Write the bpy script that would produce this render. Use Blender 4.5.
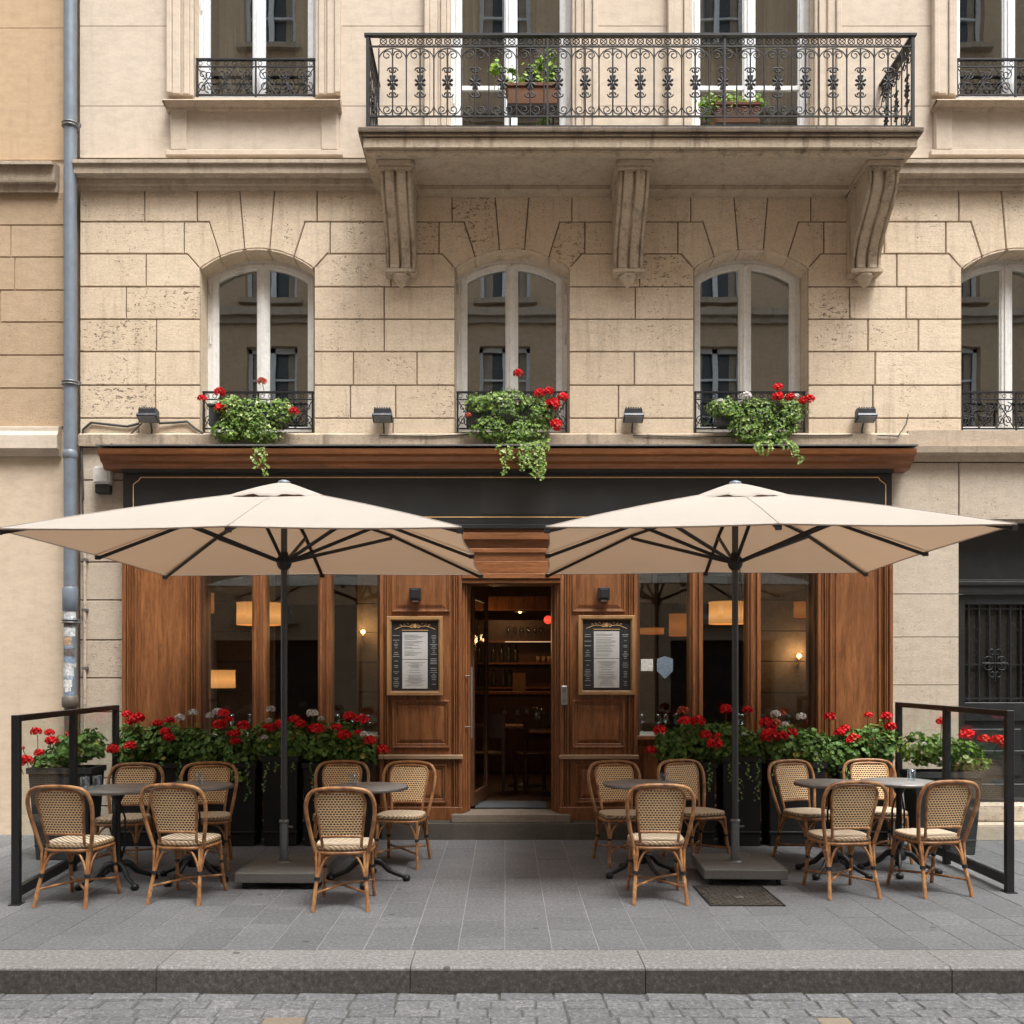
import bpy, bmesh, math, random
from mathutils import Vector, Matrix, noise
random.seed(7)
S = bpy.context.scene
for o in list(bpy.data.objects): bpy.data.objects.remove(o)
PI = math.pi

# ------------------------------------------------------------------ camera, sky, sun, exposure
CAM_H = 1.60; CAM_D = 10.0; FPX = 1000.0; VPX = 505.0; VPY = 675.0
cam = bpy.data.cameras.new('camera'); camo = bpy.data.objects.new('camera', cam)
S.collection.objects.link(camo); S.camera = camo
camo.location = (0, -CAM_D, CAM_H); camo.rotation_euler = (math.radians(90), 0, 0)
cam.sensor_width = 36; cam.lens = 36 * FPX / 1024
cam.shift_x = (512 - VPX) / 1024; cam.shift_y = (VPY - 512) / 1024
cam.clip_start = 0.1; cam.clip_end = 2000
w = bpy.data.worlds.new('World'); S.world = w; w.use_nodes = True
nt = w.node_tree; bg = nt.nodes['Background']
sky = nt.nodes.new('ShaderNodeTexSky'); sky.sky_type = 'NISHITA'; sky.sun_disc = False
SUN_EL, SUN_AZ = 64, 150          # elevation, compass-like azimuth measured from +Y towards +X
sky.sun_elevation = math.radians(SUN_EL); sky.sun_rotation = math.radians(SUN_AZ)
sky.air_density = 1.0; sky.dust_density = 6.0; sky.ozone_density = 0.6
hs = nt.nodes.new('ShaderNodeHueSaturation'); hs.inputs['Saturation'].default_value = 0.15
nt.links.new(sky.outputs[0], hs.inputs['Color']); nt.links.new(hs.outputs[0], bg.inputs[0])
bg.inputs[1].default_value = 0.15
sl = bpy.data.lights.new('sun', 'SUN'); sl.energy = 1.35; sl.angle = math.radians(22); sl.color = (1, .97, .93)
slo = bpy.data.objects.new('sun', sl); S.collection.objects.link(slo)
az, el = math.radians(SUN_AZ), math.radians(SUN_EL)
sd = Vector((math.sin(az) * math.cos(el), math.cos(az) * math.cos(el), math.sin(el)))
slo.rotation_euler = sd.to_track_quat('Z', 'Y').to_euler(); slo.location = (4, -8, 20)
S.view_settings.view_transform = 'Standard'; S.view_settings.look = 'None'
S.view_settings.gamma = 1; S.view_settings.exposure = 1.29
S.render.engine = 'CYCLES'; S.cycles.max_bounces = 8; S.cycles.transparent_max_bounces = 16

def PX(px, Y=0.0): return (px - VPX) * (CAM_D + Y) / FPX
def PZ(py, Y=0.0): return CAM_H + (VPY - py) * (CAM_D + Y) / FPX

# ------------------------------------------------------------------ mesh builder
class MB:
    def __init__(s): s.v = []; s.f = []; s.r = []; s.m = []; s.s = []; s.M = None
    def add(s, vs, fs, r=None, m=0, smooth=False):
        b = len(s.v)
        for p in vs:
            p = Vector(p)
            if s.M is not None: p = s.M @ p
            s.v.append(tuple(p))
        if r is None: r = random.random()
        for f in fs:
            s.f.append(tuple(b + i for i in f)); s.r.append(r); s.m.append(m); s.s.append(smooth)
        return s
    def box(s, x0, x1, y0, y1, z0, z1, r=None, m=0):
        v = [(x0,y0,z0),(x1,y0,z0),(x1,y1,z0),(x0,y1,z0),(x0,y0,z1),(x1,y0,z1),(x1,y1,z1),(x0,y1,z1)]
        return s.add(v, [(0,3,2,1),(4,5,6,7),(0,1,5,4),(1,2,6,5),(2,3,7,6),(3,0,4,7)], r, m)
    def prism(s, pts, y0, y1, r=None, m=0, smooth=False):       # pts in xz, counter-clockwise seen from -Y
        n = len(pts)
        v = [(x, y0, z) for x, z in pts] + [(x, y1, z) for x, z in pts]
        s.add(v[:n], [tuple(range(n))], r, m)
        s.add(v[n:], [tuple(reversed(range(n)))], r, m)
        return s.add(v, [(i, i+n, (i+1) % n + n, (i+1) % n) for i in range(n)], r, m, smooth)
    def profile_x(s, prof, x0, x1, r=None, m=0):                # prof: list of (y,z), swept along X, closed
        n = len(prof)
        v = [(x0, y, z) for y, z in prof] + [(x1, y, z) for y, z in prof]
        s.add(v, [(i, (i+1) % n, (i+1) % n + n, i+n) for i in range(n)], r, m)
        s.add(v[:n], [tuple(reversed(range(n)))], r, m); s.add(v[n:], [tuple(range(n))], r, m)
        return s
    def ring(s, a, b, y0, y1, r=None, m=0):                     # band between two outlines of equal length
        n = len(a)
        v = [(x,y0,z) for x,z in a]+[(x,y0,z) for x,z in b]+[(x,y1,z) for x,z in b]+[(x,y1,z) for x,z in a]
        fs = []
        for k in range(4):
            for i in range(n):
                j = (i+1) % n; p = k*n; q = ((k+1) % 4)*n
                fs.append((p+i, p+j, q+j, q+i))
        return s.add(v, fs, r, m)
    def tube(s, pts, rad, n=8, closed=False, r=None, m=0, caps=True, flat=1.0):
        pts = [Vector(p) for p in pts]; N = len(pts)
        rads = rad if isinstance(rad, (list, tuple)) else [rad]*N
        vs = []; up = None
        for i, p in enumerate(pts):
            if closed: t = pts[(i+1) % N] - pts[i-1]
            else: t = pts[min(i+1, N-1)] - pts[max(i-1, 0)]
            if t.length < 1e-9: t = Vector((0,0,1))
            t.normalize()
            if up is None:
                up = Vector((0,1,0)) if abs(t.y) < .9 else Vector((1,0,0))
            a = (up - t*up.dot(t))
            if a.length < 1e-6: a = t.orthogonal()
            a.normalize(); up = a; b = t.cross(a)
            for k in range(n):
                an = 2*PI*k/n
                vs.append(p + (a*math.cos(an)*flat + b*math.sin(an))*rads[i])
        fs = []
        for i in range(N if closed else N-1):
            j = (i+1) % N
            for k in range(n):
                l = (k+1) % n
                fs.append((i*n+k, i*n+l, j*n+l, j*n+k))
        s.add(vs, fs, r, m, True)
        if caps and not closed:
            s.add(vs[:n], [tuple(reversed(range(n)))], r, m); s.add(vs[-n:], [tuple(range(n))], r, m)
        return s
    def lathe(s, prof, c=(0,0,0), n=24, r=None, m=0, smooth=True):     # prof (radius, z)
        vs = []
        for rr, z in prof:
            for k in range(n):
                a = 2*PI*k/n; vs.append((c[0]+rr*math.cos(a), c[1]+rr*math.sin(a), c[2]+z))
        fs = []
        for i in range(len(prof)-1):
            for k in range(n):
                l = (k+1) % n
                fs.append((i*n+k, i*n+l, (i+1)*n+l, (i+1)*n+k))
        s.add(vs, fs, r, m, smooth)
        if prof[0][0] > 1e-4: s.add(vs[:n], [tuple(reversed(range(n)))], r, m)
        if prof[-1][0] > 1e-4: s.add(vs[-n:], [tuple(range(n))], r, m)
        return s
    def block(s, pts, y, gap=.004, bev=.006, dep=.014, r=None, m=0):   # one rusticated stone facing -Y
        if r is None: r = random.random()
        a = inset(pts, gap); b = inset(pts, gap+bev); n = len(pts)
        v = [(x, y+dep, z) for x, z in a] + [(x, y, z) for x, z in b]
        s.add(v, [(i, (i+1) % n, (i+1) % n+n, i+n) for i in range(n)], r, m)
        return s.add(v[n:], [tuple(range(n))], r, m)
    def build(s, name, mat, parent=None, bevel=0, seg=1, local=False, merge=False):
        off = Vector((0,0,0))
        if parent is not None and not local:
            p = parent
            while p is not None: off += Vector(p.location); p = p.parent
        me = bpy.data.meshes.new(name)
        me.from_pydata([tuple(Vector(p)-off) for p in s.v], [], s.f)
        at = me.attributes.new('rnd', 'FLOAT', 'FACE'); at.data.foreach_set('value', s.r)
        me.polygons.foreach_set('material_index', s.m); me.polygons.foreach_set('use_smooth', s.s)
        for mm in (mat if isinstance(mat, (list, tuple)) else [mat]): me.materials.append(mm)
        if bevel or merge:
            bm = bmesh.new(); bm.from_mesh(me)
            bmesh.ops.remove_doubles(bm, verts=bm.verts, dist=1e-5)
            bmesh.ops.recalc_face_normals(bm, faces=bm.faces)
            if bevel:
                es = [e for e in bm.edges if len(e.link_faces) == 2 and e.calc_face_angle(0) > .6]
                bmesh.ops.bevel(bm, geom=es, offset=bevel, segments=seg, affect='EDGES', clamp_overlap=True)
            bm.to_mesh(me); bm.free()
        me.update()
        o = bpy.data.objects.new(name, me); S.collection.objects.link(o)
        if parent is not None: o.parent = parent
        return o

def inset(pts, d):
    n = len(pts); out = []
    for i in range(n):
        p0 = Vector(pts[i-1]); p1 = Vector(pts[i]); p2 = Vector(pts[(i+1) % n])
        e1 = (p1-p0).normalized(); e2 = (p2-p1).normalized()
        n1 = Vector((-e1.y, e1.x)); n2 = Vector((-e2.y, e2.x))
        k = 1 + n1.dot(n2)
        if k < .15: k = .15
        q = p1 + (n1+n2) * (d/k); out.append((q.x, q.y))
    return out

def tag(o, label=None, cat=None, group=None, kind=None):
    if label: o['label'] = label
    if cat: o['category'] = cat
    if group: o['group'] = group
    if kind: o['kind'] = kind
    return o
def thing(name, label, cat, loc=(0,0,0), rz=0, group=None):
    o = bpy.data.objects.new(name, None); S.collection.objects.link(o)
    o.location = loc; o.rotation_euler = (0,0,rz); o.empty_display_size = .2
    return tag(o, label, cat, group)
def copy_tree(o, parent=None):
    c = o.copy(); S.collection.objects.link(c)
    if parent is not None: c.parent = parent
    for ch in list(o.children): copy_tree(ch, c)
    return c

# ------------------------------------------------------------------ materials
class NT:
    def __init__(s, name):
        s.mat = bpy.data.materials.new(name); s.mat.use_nodes = True
        s.t = s.mat.node_tree; s.n = s.t.nodes; s.b = s.n['Principled BSDF']; s.out = s.n['Material Output']
        s.tc = s.n.new('ShaderNodeTexCoord')
    def L(s, a, b): s.t.links.new(a, b)
    def _in(s, sock, v):
        if hasattr(v, 'is_output') or isinstance(v, bpy.types.NodeSocket): s.L(v, sock)
        else: sock.default_value = v
    def math(s, op, a, b=0.0, c=None, clamp=False):
        n = s.n.new('ShaderNodeMath'); n.operation = op; n.use_clamp = clamp
        s._in(n.inputs[0], a); s._in(n.inputs[1], b)
        if c is not None: s._in(n.inputs[2], c)
        return n.outputs[0]
    def mapping(s, scale=(1,1,1), rot=(0,0,0), loc=(0,0,0), src='Object'):
        n = s.n.new('ShaderNodeMapping'); s.L(s.tc.outputs[src], n.inputs[0])
        n.inputs['Scale'].default_value = scale; n.inputs['Rotation'].default_value = rot; n.inputs['Location'].default_value = loc
        return n.outputs[0]
    def noise(s, vec, scale=5, detail=4, rough=.55, dist=0):
        n = s.n.new('ShaderNodeTexNoise'); s.L(vec, n.inputs['Vector'])
        n.inputs['Scale'].default_value = scale; n.inputs['Detail'].default_value = detail
        n.inputs['Roughness'].default_value = rough; n.inputs['Distortion'].default_value = dist
        return n.outputs['Fac']
    def voro(s, vec, scale=5, feature='F1', rnd=1):
        n = s.n.new('ShaderNodeTexVoronoi'); s.L(vec, n.inputs['Vector']); n.feature = feature
        n.inputs['Scale'].default_value = scale; n.inputs['Randomness'].default_value = rnd
        return n
    def ramp(s, fac, stops):
        n = s.n.new('ShaderNodeValToRGB'); s.L(fac, n.inputs[0]); cr = n.color_ramp
        while len(cr.elements) < len(stops): cr.elements.new(.5)
        for e, (p, c) in zip(cr.elements, stops):
            e.position = p; e.color = (c, c, c, 1) if isinstance(c, (int, float)) else (*c, 1)
        return n.outputs[0]
    def mix(s, fac, a, b, blend='MIX'):
        n = s.n.new('ShaderNodeMix'); n.data_type = 'RGBA'; n.blend_type = blend
        s._in(n.inputs[0], fac)
        for i, v in ((6, a), (7, b)):
            if isinstance(v, tuple): n.inputs[i].default_value = (*v, 1)[:4]
            else: s._in(n.inputs[i], v)
        return n.outputs[2]
    def bump(s, h, strength=.3, dist=.01, nrm=None):
        n = s.n.new('ShaderNodeBump'); s.L(h, n.inputs['Height'])
        n.inputs['Strength'].default_value = strength; n.inputs['Distance'].default_value = dist
        if nrm is not None: s.L(nrm, n.inputs['Normal'])
        s.L(n.outputs[0], s.b.inputs['Normal']); return n.outputs[0]
    def attr(s, name='rnd'):
        n = s.n.new('ShaderNodeAttribute'); n.attribute_name = name; return n.outputs['Fac']
    def col(s, c):
        if isinstance(c, tuple): s.b.inputs['Base Color'].default_value = (*c, 1)
        else: s.L(c, s.b.inputs['Base Color'])
    def set(s, **k):
        for a, v in k.items():
            s._in(s.b.inputs[a.replace('_', ' ')], v)

def m_stone(name, a, b, dark, pit=.5, stain=.4, var=.25, fine=1.0):
    t = NT(name); o = t.mapping()
    big = t.noise(o, 1.1, 5, .6); mid = t.noise(t.mapping((1,1,2.2)), 6, 5, .65); fn = t.noise(t.mapping((1,1,1.5)), 34, 6, .8)
    c = t.mix(t.ramp(big, [(.3, 0.), (.7, 1.)]), a, b)
    c = t.mix(t.math('MULTIPLY', t.attr(), var), c, (b[0]*.71, b[1]*.625, b[2]*.53))
    c = t.mix(t.math('MULTIPLY', t.ramp(mid, [(.42, 0.), (.72, 1.)]), .42), c, tuple(x*.66 for x in a))
    c = t.mix(t.math('MULTIPLY', t.ramp(fn, [(.35, 1.), (.62, 0.)]), .30*fine), c, dark)
    # rain streaks and grime with shapes of their own
    st = t.noise(t.mapping((5,5,.55)), 2.0, 6, .7)
    c = t.mix(t.math('MULTIPLY', t.ramp(st, [(.52, 0.), (.8, 1.)]), stain), c, dark)
    # travertine like pits, in patches
    pv = t.voro(t.mapping((1,1,1.9)), 42).outputs['Distance']
    patch = t.math('ADD', t.ramp(t.noise(o, 1.7, 3), [(.46, .14), (.66, .40)]), t.ramp(t.attr(), [(.86, 0.), (.90, .22)]))
    pm = t.math('LESS_THAN', pv, patch); n3 = t.ramp(t.noise(t.mapping((1,1,2)), 14, 2), [(.5, 0.), (.6, 1.)])
    lam = t.noise(t.mapping((2.2,2.2,26)), 3.2, 5, .75)
    pm = t.math('MULTIPLY', t.math('MULTIPLY', pm, n3), pit)
    c = t.mix(t.math('MULTIPLY', t.ramp(lam, [(.56, 0.), (.74, 1.)]), .16*fine), c, dark)
    c = t.mix(pm, c, tuple(x*.5 for x in dark))
    t.col(c); t.set(Roughness=.88)
    h = t.math('SUBTRACT', t.math('ADD', t.math('ADD', t.math('MULTIPLY', mid, .5), t.math('MULTIPLY', lam, -.22*fine)), t.math('MULTIPLY', fn, .5)), t.math('MULTIPLY', pm, .9))
    t.bump(h, .6 if fine > .6 else .28, .012); return t.mat

def m_flat(name, c, rough=.6, metal=0, var=.12, sc=20, bump=.1, spec=.5, sp=0):
    t = NT(name); o = t.mapping(); n = t.noise(o, sc, 5, .65)
    cc = t.mix(t.ramp(n, [(.3, 0.), (.7, 1.)]), tuple(x*(1-var) for x in c), tuple(min(1, x*(1+var)) for x in c))
    if sp:
        g = t.ramp(t.noise(o, sc*.35, 6, .75), [(.5, 0.), (.72, 1.)])
        cc = t.mix(t.math('MULTIPLY', g, sp), cc, (.16, .13, .1))
    t.col(cc); t.set(Roughness=t.math('ADD', t.math('MULTIPLY', n, .25), rough-.12), Metallic=metal, Specular_IOR_Level=spec)
    if bump: t.bump(n, bump, .004)
    return t.mat

def m_wood(name, a, b, rough=.42, horiz=False):
    t = NT(name)
    sc = (1.2, 12, 12) if horiz else (12, 12, 1.2)
    o = t.mapping(sc); g = t.noise(o, 2.2, 8, .7, .6); g2 = t.noise(t.mapping(tuple(x*3 for x in sc)), 4, 3, .6)
    big = t.noise(t.mapping(), 1.6, 3)
    c = t.mix(t.ramp(g, [(.3, 0.), (.68, 1.)]), a, b)
    c = t.mix(t.math('MULTIPLY', t.ramp(g2, [(.5, 0.), (.75, 1.)]), .55), c, tuple(x*.35 for x in a))
    c = t.mix(t.math('MULTIPLY', t.ramp(big, [(.4, 0.), (.7, 1.)]), .45), c, tuple(x*.5 for x in b))
    c = t.mix(t.math('MULTIPLY', t.attr(), .25), c, tuple(x*.5 for x in a))
    t.col(c); t.set(Roughness=t.math('ADD', t.math('MULTIPLY', g, .25), rough-.12)); t.bump(t.math('ADD', g, g2), .12, .004)
    return t.mat

def m_glass(name, refl=.12, tint=(.93,.95,.93), rough=0.0, wob=0.0):
    t = NT(name); t.n.remove(t.b)
    tr = t.n.new('ShaderNodeBsdfTransparent'); tr.inputs[0].default_value = (*tint, 1)
    gl = t.n.new('ShaderNodeBsdfGlossy'); gl.inputs['Roughness'].default_value = rough; gl.inputs['Color'].default_value = (.88,.95,1,1)
    ge = t.n.new('ShaderNodeNewGeometry'); dt = t.n.new('ShaderNodeVectorMath'); dt.operation = 'DOT_PRODUCT'
    t.L(ge.outputs['Incoming'], dt.inputs[0]); t.L(ge.outputs['Normal'], dt.inputs[1])
    sch = t.math('POWER', t.math('SUBTRACT', 1.0, t.math('ABSOLUTE', dt.outputs['Value']), clamp=True), 5.0)
    f = t.math('ADD', t.math('MULTIPLY', sch, .6), refl, clamp=True)
    if wob:
        b = t.n.new('ShaderNodeBump'); b.inputs['Strength'].default_value = wob; b.inputs['Distance'].default_value = .01
        t.L(t.noise(t.mapping(), 1.5, 2), b.inputs['Height']); t.L(b.outputs[0], gl.inputs['Normal'])
    mx = t.n.new('ShaderNodeMixShader'); t.L(f, mx.inputs[0]); t.L(tr.outputs[0], mx.inputs[1]); t.L(gl.outputs[0], mx.inputs[2])
    t.L(mx.outputs[0], t.out.inputs[0]); return t.mat

def m_leaf(name, a, b, edge=None):
    t = NT(name); at = t.attr()
    stops = [(0, tuple(x*.45 for x in a)), (.45, a), (.85, b)]
    if edge: stops.append((1.0, edge))
    c = t.ramp(at, stops)
    t.col(c); t.set(Roughness=.5, Specular_IOR_Level=.35)
    tl = t.n.new('ShaderNodeBsdfTranslucent'); t.L(c, tl.inputs[0])
    mx = t.n.new('ShaderNodeMixShader'); mx.inputs[0].default_value = .25
    t.L(t.b.outputs[0], mx.inputs[1]); t.L(tl.outputs[0], mx.inputs[2]); t.L(mx.outputs[0], t.out.inputs[0])
    return t.mat

def m_emit(name, c, strength, base=None):
    t = NT(name); t.col(base or c); t.set(Roughness=.7)
    t.b.inputs['Emission Color'].default_value = (*c, 1)
    sp = t.n.new('ShaderNodeSeparateXYZ'); t.L(t.tc.outputs['Generated'], sp.inputs[0])   # brightest at bulb height
    t.L(t.ramp(sp.outputs[2], [(0, strength*.55), (.45, strength), (1, strength*.5)]) if strength <= 1 else t.math('ADD', strength, 0.0), t.b.inputs['Emission Strength'])
    return t.mat

M = {}
M['stone'] = m_stone('limestone_blocks', (.73,.595,.44), (.80,.68,.525), (.22,.155,.105), pit=.85, stain=.55, var=.34, fine=1.2)
M['stone_up'] = m_stone('smooth_limestone', (.60,.51,.41), (.66,.57,.47), (.28,.215,.16), pit=.12, stain=.28, var=.12, fine=.5)
M['stone_dirty'] = m_stone('weathered_limestone', (.54,.44,.325), (.62,.515,.395), (.05,.038,.03), pit=.6, stain=1.0, var=.2)
M['trim'] = m_stone('limestone_moulding', (.47,.385,.295), (.54,.455,.355), (.14,.10,.07), pit=.3, stain=.6, var=.15)
M['low'] = m_stone('ground_floor_limestone', (.53,.445,.35), (.60,.52,.42), (.20,.155,.12), pit=.5, stain=.3, var=.15)
M['nb_block'] = m_stone('ochre_stone_blocks', (.47,.345,.225), (.53,.40,.27), (.24,.165,.10), pit=.45, stain=.3, var=.25)
M['nb_plaster'] = m_stone('ochre_plaster', (.50,.36,.225), (.56,.41,.265), (.30,.20,.12), pit=0, stain=.45, var=.1, fine=.5)
M['nb_low'] = m_stone('cream_plaster', (.60,.48,.355), (.65,.53,.40), (.36,.27,.19), pit=.1, stain=.35, var=.05, fine=.4)
M['wood'] = m_wood('varnished_oak', (.10,.035,.011), (.37,.143,.047))
M['wood_h'] = m_wood('varnished_oak_rails', (.13,.046,.015), (.34,.13,.044), horiz=True)
M['wood_d'] = m_wood('dark_oak', (.06,.025,.011), (.12,.05,.022))
M['wood_ledge'] = m_wood('worn_oak_ledge', (.30,.19,.11), (.42,.28,.17), .6, horiz=True)
M['fascia'] = m_flat('black_painted_board', (.011,.012,.013), .42, var=.2, sc=3, bump=.03)
M['patch'] = m_flat('board_patch', (.017,.016,.0155), .45, var=.1, sc=3, bump=.02)
M['gold'] = m_flat('gold_leaf_line', (.70,.42,.18), .5, .1, bump=0)
M['black'] = m_flat('black_powder_coat', (.012,.012,.013), .45, sc=40)
M['iron'] = m_flat('wrought_iron', (.012,.012,.014), .5, .2, sc=60, bump=.2)
M['zinc'] = m_flat('zinc_flashing', (.20,.20,.20), .5, .6, sc=9)
M['pipe'] = m_flat('blue_grey_painted_pipe', (.17,.205,.245), .45, .2, sc=12, sp=.25)
M['cable'] = m_flat('grey_cable', (.05,.048,.045), .6)
M['lamp_grey'] = m_flat('lamp_housing', (.035,.04,.05), .42, .3, sc=60, sp=.5)
M['white_paint'] = m_flat('aged_white_paint', (.74,.765,.79), .45, sc=30, var=.08, sp=.22)
M['grey_paint'] = m_flat('aged_grey_white_paint', (.74,.735,.71), .45, sc=30, var=.08, sp=.25)
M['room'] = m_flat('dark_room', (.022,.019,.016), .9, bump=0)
M['curtain'] = m_flat('linen_curtain', (.42,.35,.28), .9, sc=5)
M['glass_up'] = m_glass('window_glass', .25, (.7,.72,.7), wob=.06)
M['glass_shop'] = m_glass('shop_glass', .055, (.9,.92,.9))
M['glass_scr'] = m_glass('screen_glass', .02, (.93,.95,.94))
M['glass_cup'] = m_glass('tumbler_glass', .06, (.90,.93,.95))
M['door_g'] = m_flat('dark_green_door_paint', (.013,.015,.017), .38, sc=14, sp=.08)
M['matgrey'] = m_flat('grey_doormat', (.055,.06,.065), .95, sc=200, bump=.6)
M['threshold'] = m_stone('worn_threshold_stone', (.20,.165,.125), (.25,.21,.165), (.06,.045,.035), pit=.2, stain=.4)
M['plinth'] = m_stone('dark_plinth_stone', (.085,.075,.065), (.12,.105,.09), (.03,.025,.02), pit=.3, stain=.5)
M['planter'] = m_flat('black_planter_metal', (.006,.006,.0065), .65, sc=8, var=.3)
M['pot'] = m_flat('dark_grey_pot', (.028,.03,.032), .6, sc=8, var=.3)
M['soil'] = m_flat('soil', (.03,.02,.013), 1, sc=60, bump=.8)
M['leaf'] = m_leaf('geranium_leaf', (.10,.215,.042), (.24,.38,.10), (.42,.36,.09))
M['ivy'] = m_leaf('trailing_ivy_leaf', (.10,.20,.025), (.29,.41,.085), (.58,.63,.34))
M['bright_leaf'] = m_leaf('bright_leaf', (.12,.24,.015), (.30,.45,.04))
M['stem'] = m_flat('plant_stem', (.10,.13,.03), .7)
M['red'] = m_leaf('red_petal', (.70,.008,.012), (.85,.02,.03))
M['pink'] = m_leaf('faded_red_petal', (.55,.10,.06), (.7,.22,.13))
M['white_p'] = m_leaf('white_petal', (.7,.68,.66), (.8,.78,.75))
M['wicker'] = m_flat('wicker_box', (.16,.07,.032), .8, sc=60, bump=.8)
M['pole'] = m_flat('grey_parasol_pole', (.075,.08,.085), .38, .5, sc=30, var=.06, bump=0)
M['sleeve'] = m_flat('steel_sleeve', (.22,.23,.24), .36, .8, sc=30, bump=0)
M['rib'] = m_flat('black_rib', (.014,.013,.013), .5)
M['slab'] = m_flat('granite_base_plate', (.13,.125,.115), .7, sc=120, var=.25, bump=.25)
M['cast'] = m_flat('cast_iron_base', (.014,.014,.015), .42, .3, sc=50, bump=.25)
M['rim'] = m_flat('steel_rim', (.20,.19,.18), .4, .7)
M['paper'] = m_flat('menu_paper', (.42,.41,.39), .8, bump=0, var=.04)
M['ink'] = m_flat('printed_lines', (.20,.20,.20), .8, bump=0)
M['chalk'] = m_flat('chalk', (.34,.34,.33), .9, bump=0)
M['board'] = m_flat('menu_blackboard', (.012,.012,.013), .5, sc=5)
M['frame_oak'] = m_wood('light_oak_frame', (.30,.155,.055), (.42,.235,.095), .5)
M['steel'] = m_flat('brushed_steel', (.42,.42,.42), .32, .9, bump=0)
M['plastic_w'] = m_flat('white_plastic', (.55,.54,.51), .5, bump=0)
M['lampshade'] = m_emit('lit_lampshade', (1., .42, .12), .42, (.5,.3,.13))
M['shade_dim'] = m_emit('dim_lampshade', (1., .33, .08), .12, (.6,.3,.12))
M['bulb'] = m_emit('lit_bulb', (1., .5, .18), 2.6)
M['redlamp'] = m_emit('lit_red_lamp', (1., .06, .03), .8)
M['joint_d'] = m_flat('sett_joint', (.09,.087,.08), .95, sc=60, bump=.5)
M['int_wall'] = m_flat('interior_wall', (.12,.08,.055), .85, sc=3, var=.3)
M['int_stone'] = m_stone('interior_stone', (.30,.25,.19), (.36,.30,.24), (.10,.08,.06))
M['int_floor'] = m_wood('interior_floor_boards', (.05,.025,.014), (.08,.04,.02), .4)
M['cloth'] = m_flat('white_cloth', (.5,.48,.45), .9, bump=0)
M['bottle'] = m_flat('bottle_glass', (.05,.05,.035), .15, bump=0)
M['warmglass'] = m_flat('amber_cups', (.40,.25,.13), .3, bump=0)
M['car_body'] = m_flat('dark_car_paint', (.02,.023,.03), .15, .3, bump=0)
M['tyre'] = m_flat('tyre_rubber', (.015,.015,.015), .8)

def m_canvas():
    t = NT('parasol_canvas'); o = t.mapping(); n = t.noise(o, 2.5, 4); f = t.noise(o, 220, 2)
    c = t.mix(n, (.42,.385,.34), (.47,.43,.385)); g = t.ramp(t.noise(o, 5, 6, .7), [(.55, 0.), (.8, 1.)])
    c = t.mix(t.math('MULTIPLY', g, .25), c, (.40,.33,.26))
    t.col(c); t.set(Roughness=.9, Specular_IOR_Level=.2); t.bump(t.math('ADD', t.math('MULTIPLY', n, 4.), f), .22, .01)
    tl = t.n.new('ShaderNodeBsdfTranslucent'); tl.inputs[0].default_value = (.58,.37,.22,1)
    mx = t.n.new('ShaderNodeMixShader'); mx.inputs[0].default_value = .22
    t.L(t.b.outputs[0], mx.inputs[1]); t.L(tl.outputs[0], mx.inputs[2]); t.L(mx.outputs[0], t.out.inputs[0]); return t.mat
M['canvas'] = m_canvas()

def m_rattan():
    t = NT('rattan_cane'); n = t.noise(t.mapping((1,1,1)), 14, 5, .6); k = t.noise(t.mapping(), 45, 2)
    c = t.ramp(n, [(.28, (.11,.04,.014)), (.5, (.35,.16,.062)), (.72, (.60,.345,.15))])
    c = t.mix(t.math('MULTIPLY', t.ramp(k, [(.55, 0.), (.7, 1.)]), .5), c, (.11,.045,.018))
    oi = t.n.new('ShaderNodeObjectInfo'); c = t.mix(t.math('MULTIPLY', oi.outputs['Random'], .45), c, (.20,.085,.03))
    t.col(c); t.set(Roughness=.35); t.bump(k, .2, .004); return t.mat
M['rattan'] = m_rattan()

def m_weave(name, ax, ay, px, py, hole, cream, brown, lo=.30):      # staggered woven strands: openings between them show dark
    t = NT(name); sp = t.n.new('ShaderNodeSeparateXYZ'); t.L(t.tc.outputs['Object'], sp.inputs[0])
    u = t.math('DIVIDE', sp.outputs[ax], px); v = t.math('DIVIDE', sp.outputs[ay], py)
    row = t.math('FLOOR', v); odd = t.math('MULTIPLY', t.math('MODULO', t.math('ABSOLUTE', row), 2.), .5)
    fu = t.math('SUBTRACT', t.math('FRACT', t.math('ADD', u, odd)), .5); fv = t.math('SUBTRACT', t.math('FRACT', v), .5)
    d = t.math('ADD', t.math('MULTIPLY', t.math('MULTIPLY', fu, fu), 1.0), t.math('MULTIPLY', t.math('MULTIPLY', fv, fv), 1.3))
    d = t.math('SQRT', d)
    m = t.ramp(d, [(lo-.06, 0.), (lo+.03, 1.)])
    n = t.noise(t.mapping(), 30, 3); strand = t.mix(t.ramp(t.math('FRACT', t.math('MULTIPLY', u, 2.)), [(.35, 0.), (.5, 1.), (.85, 1.), (1., 0.)]), cream, tuple(x*.82 for x in cream))
    strand = t.mix(t.math('MULTIPLY', n, .35), strand, brown)
    t.col(t.mix(m, hole, strand)); t.set(Roughness=.5); t.bump(t.math('ADD', m, t.math('MULTIPLY', d, .6)), .7, .006); return t.mat
M['weave_back'] = m_weave('woven_cane_back', 0, 2, .0225, .0175, (.018,.009,.005), (.92,.64,.36), (.45,.25,.11), lo=.36)

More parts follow.
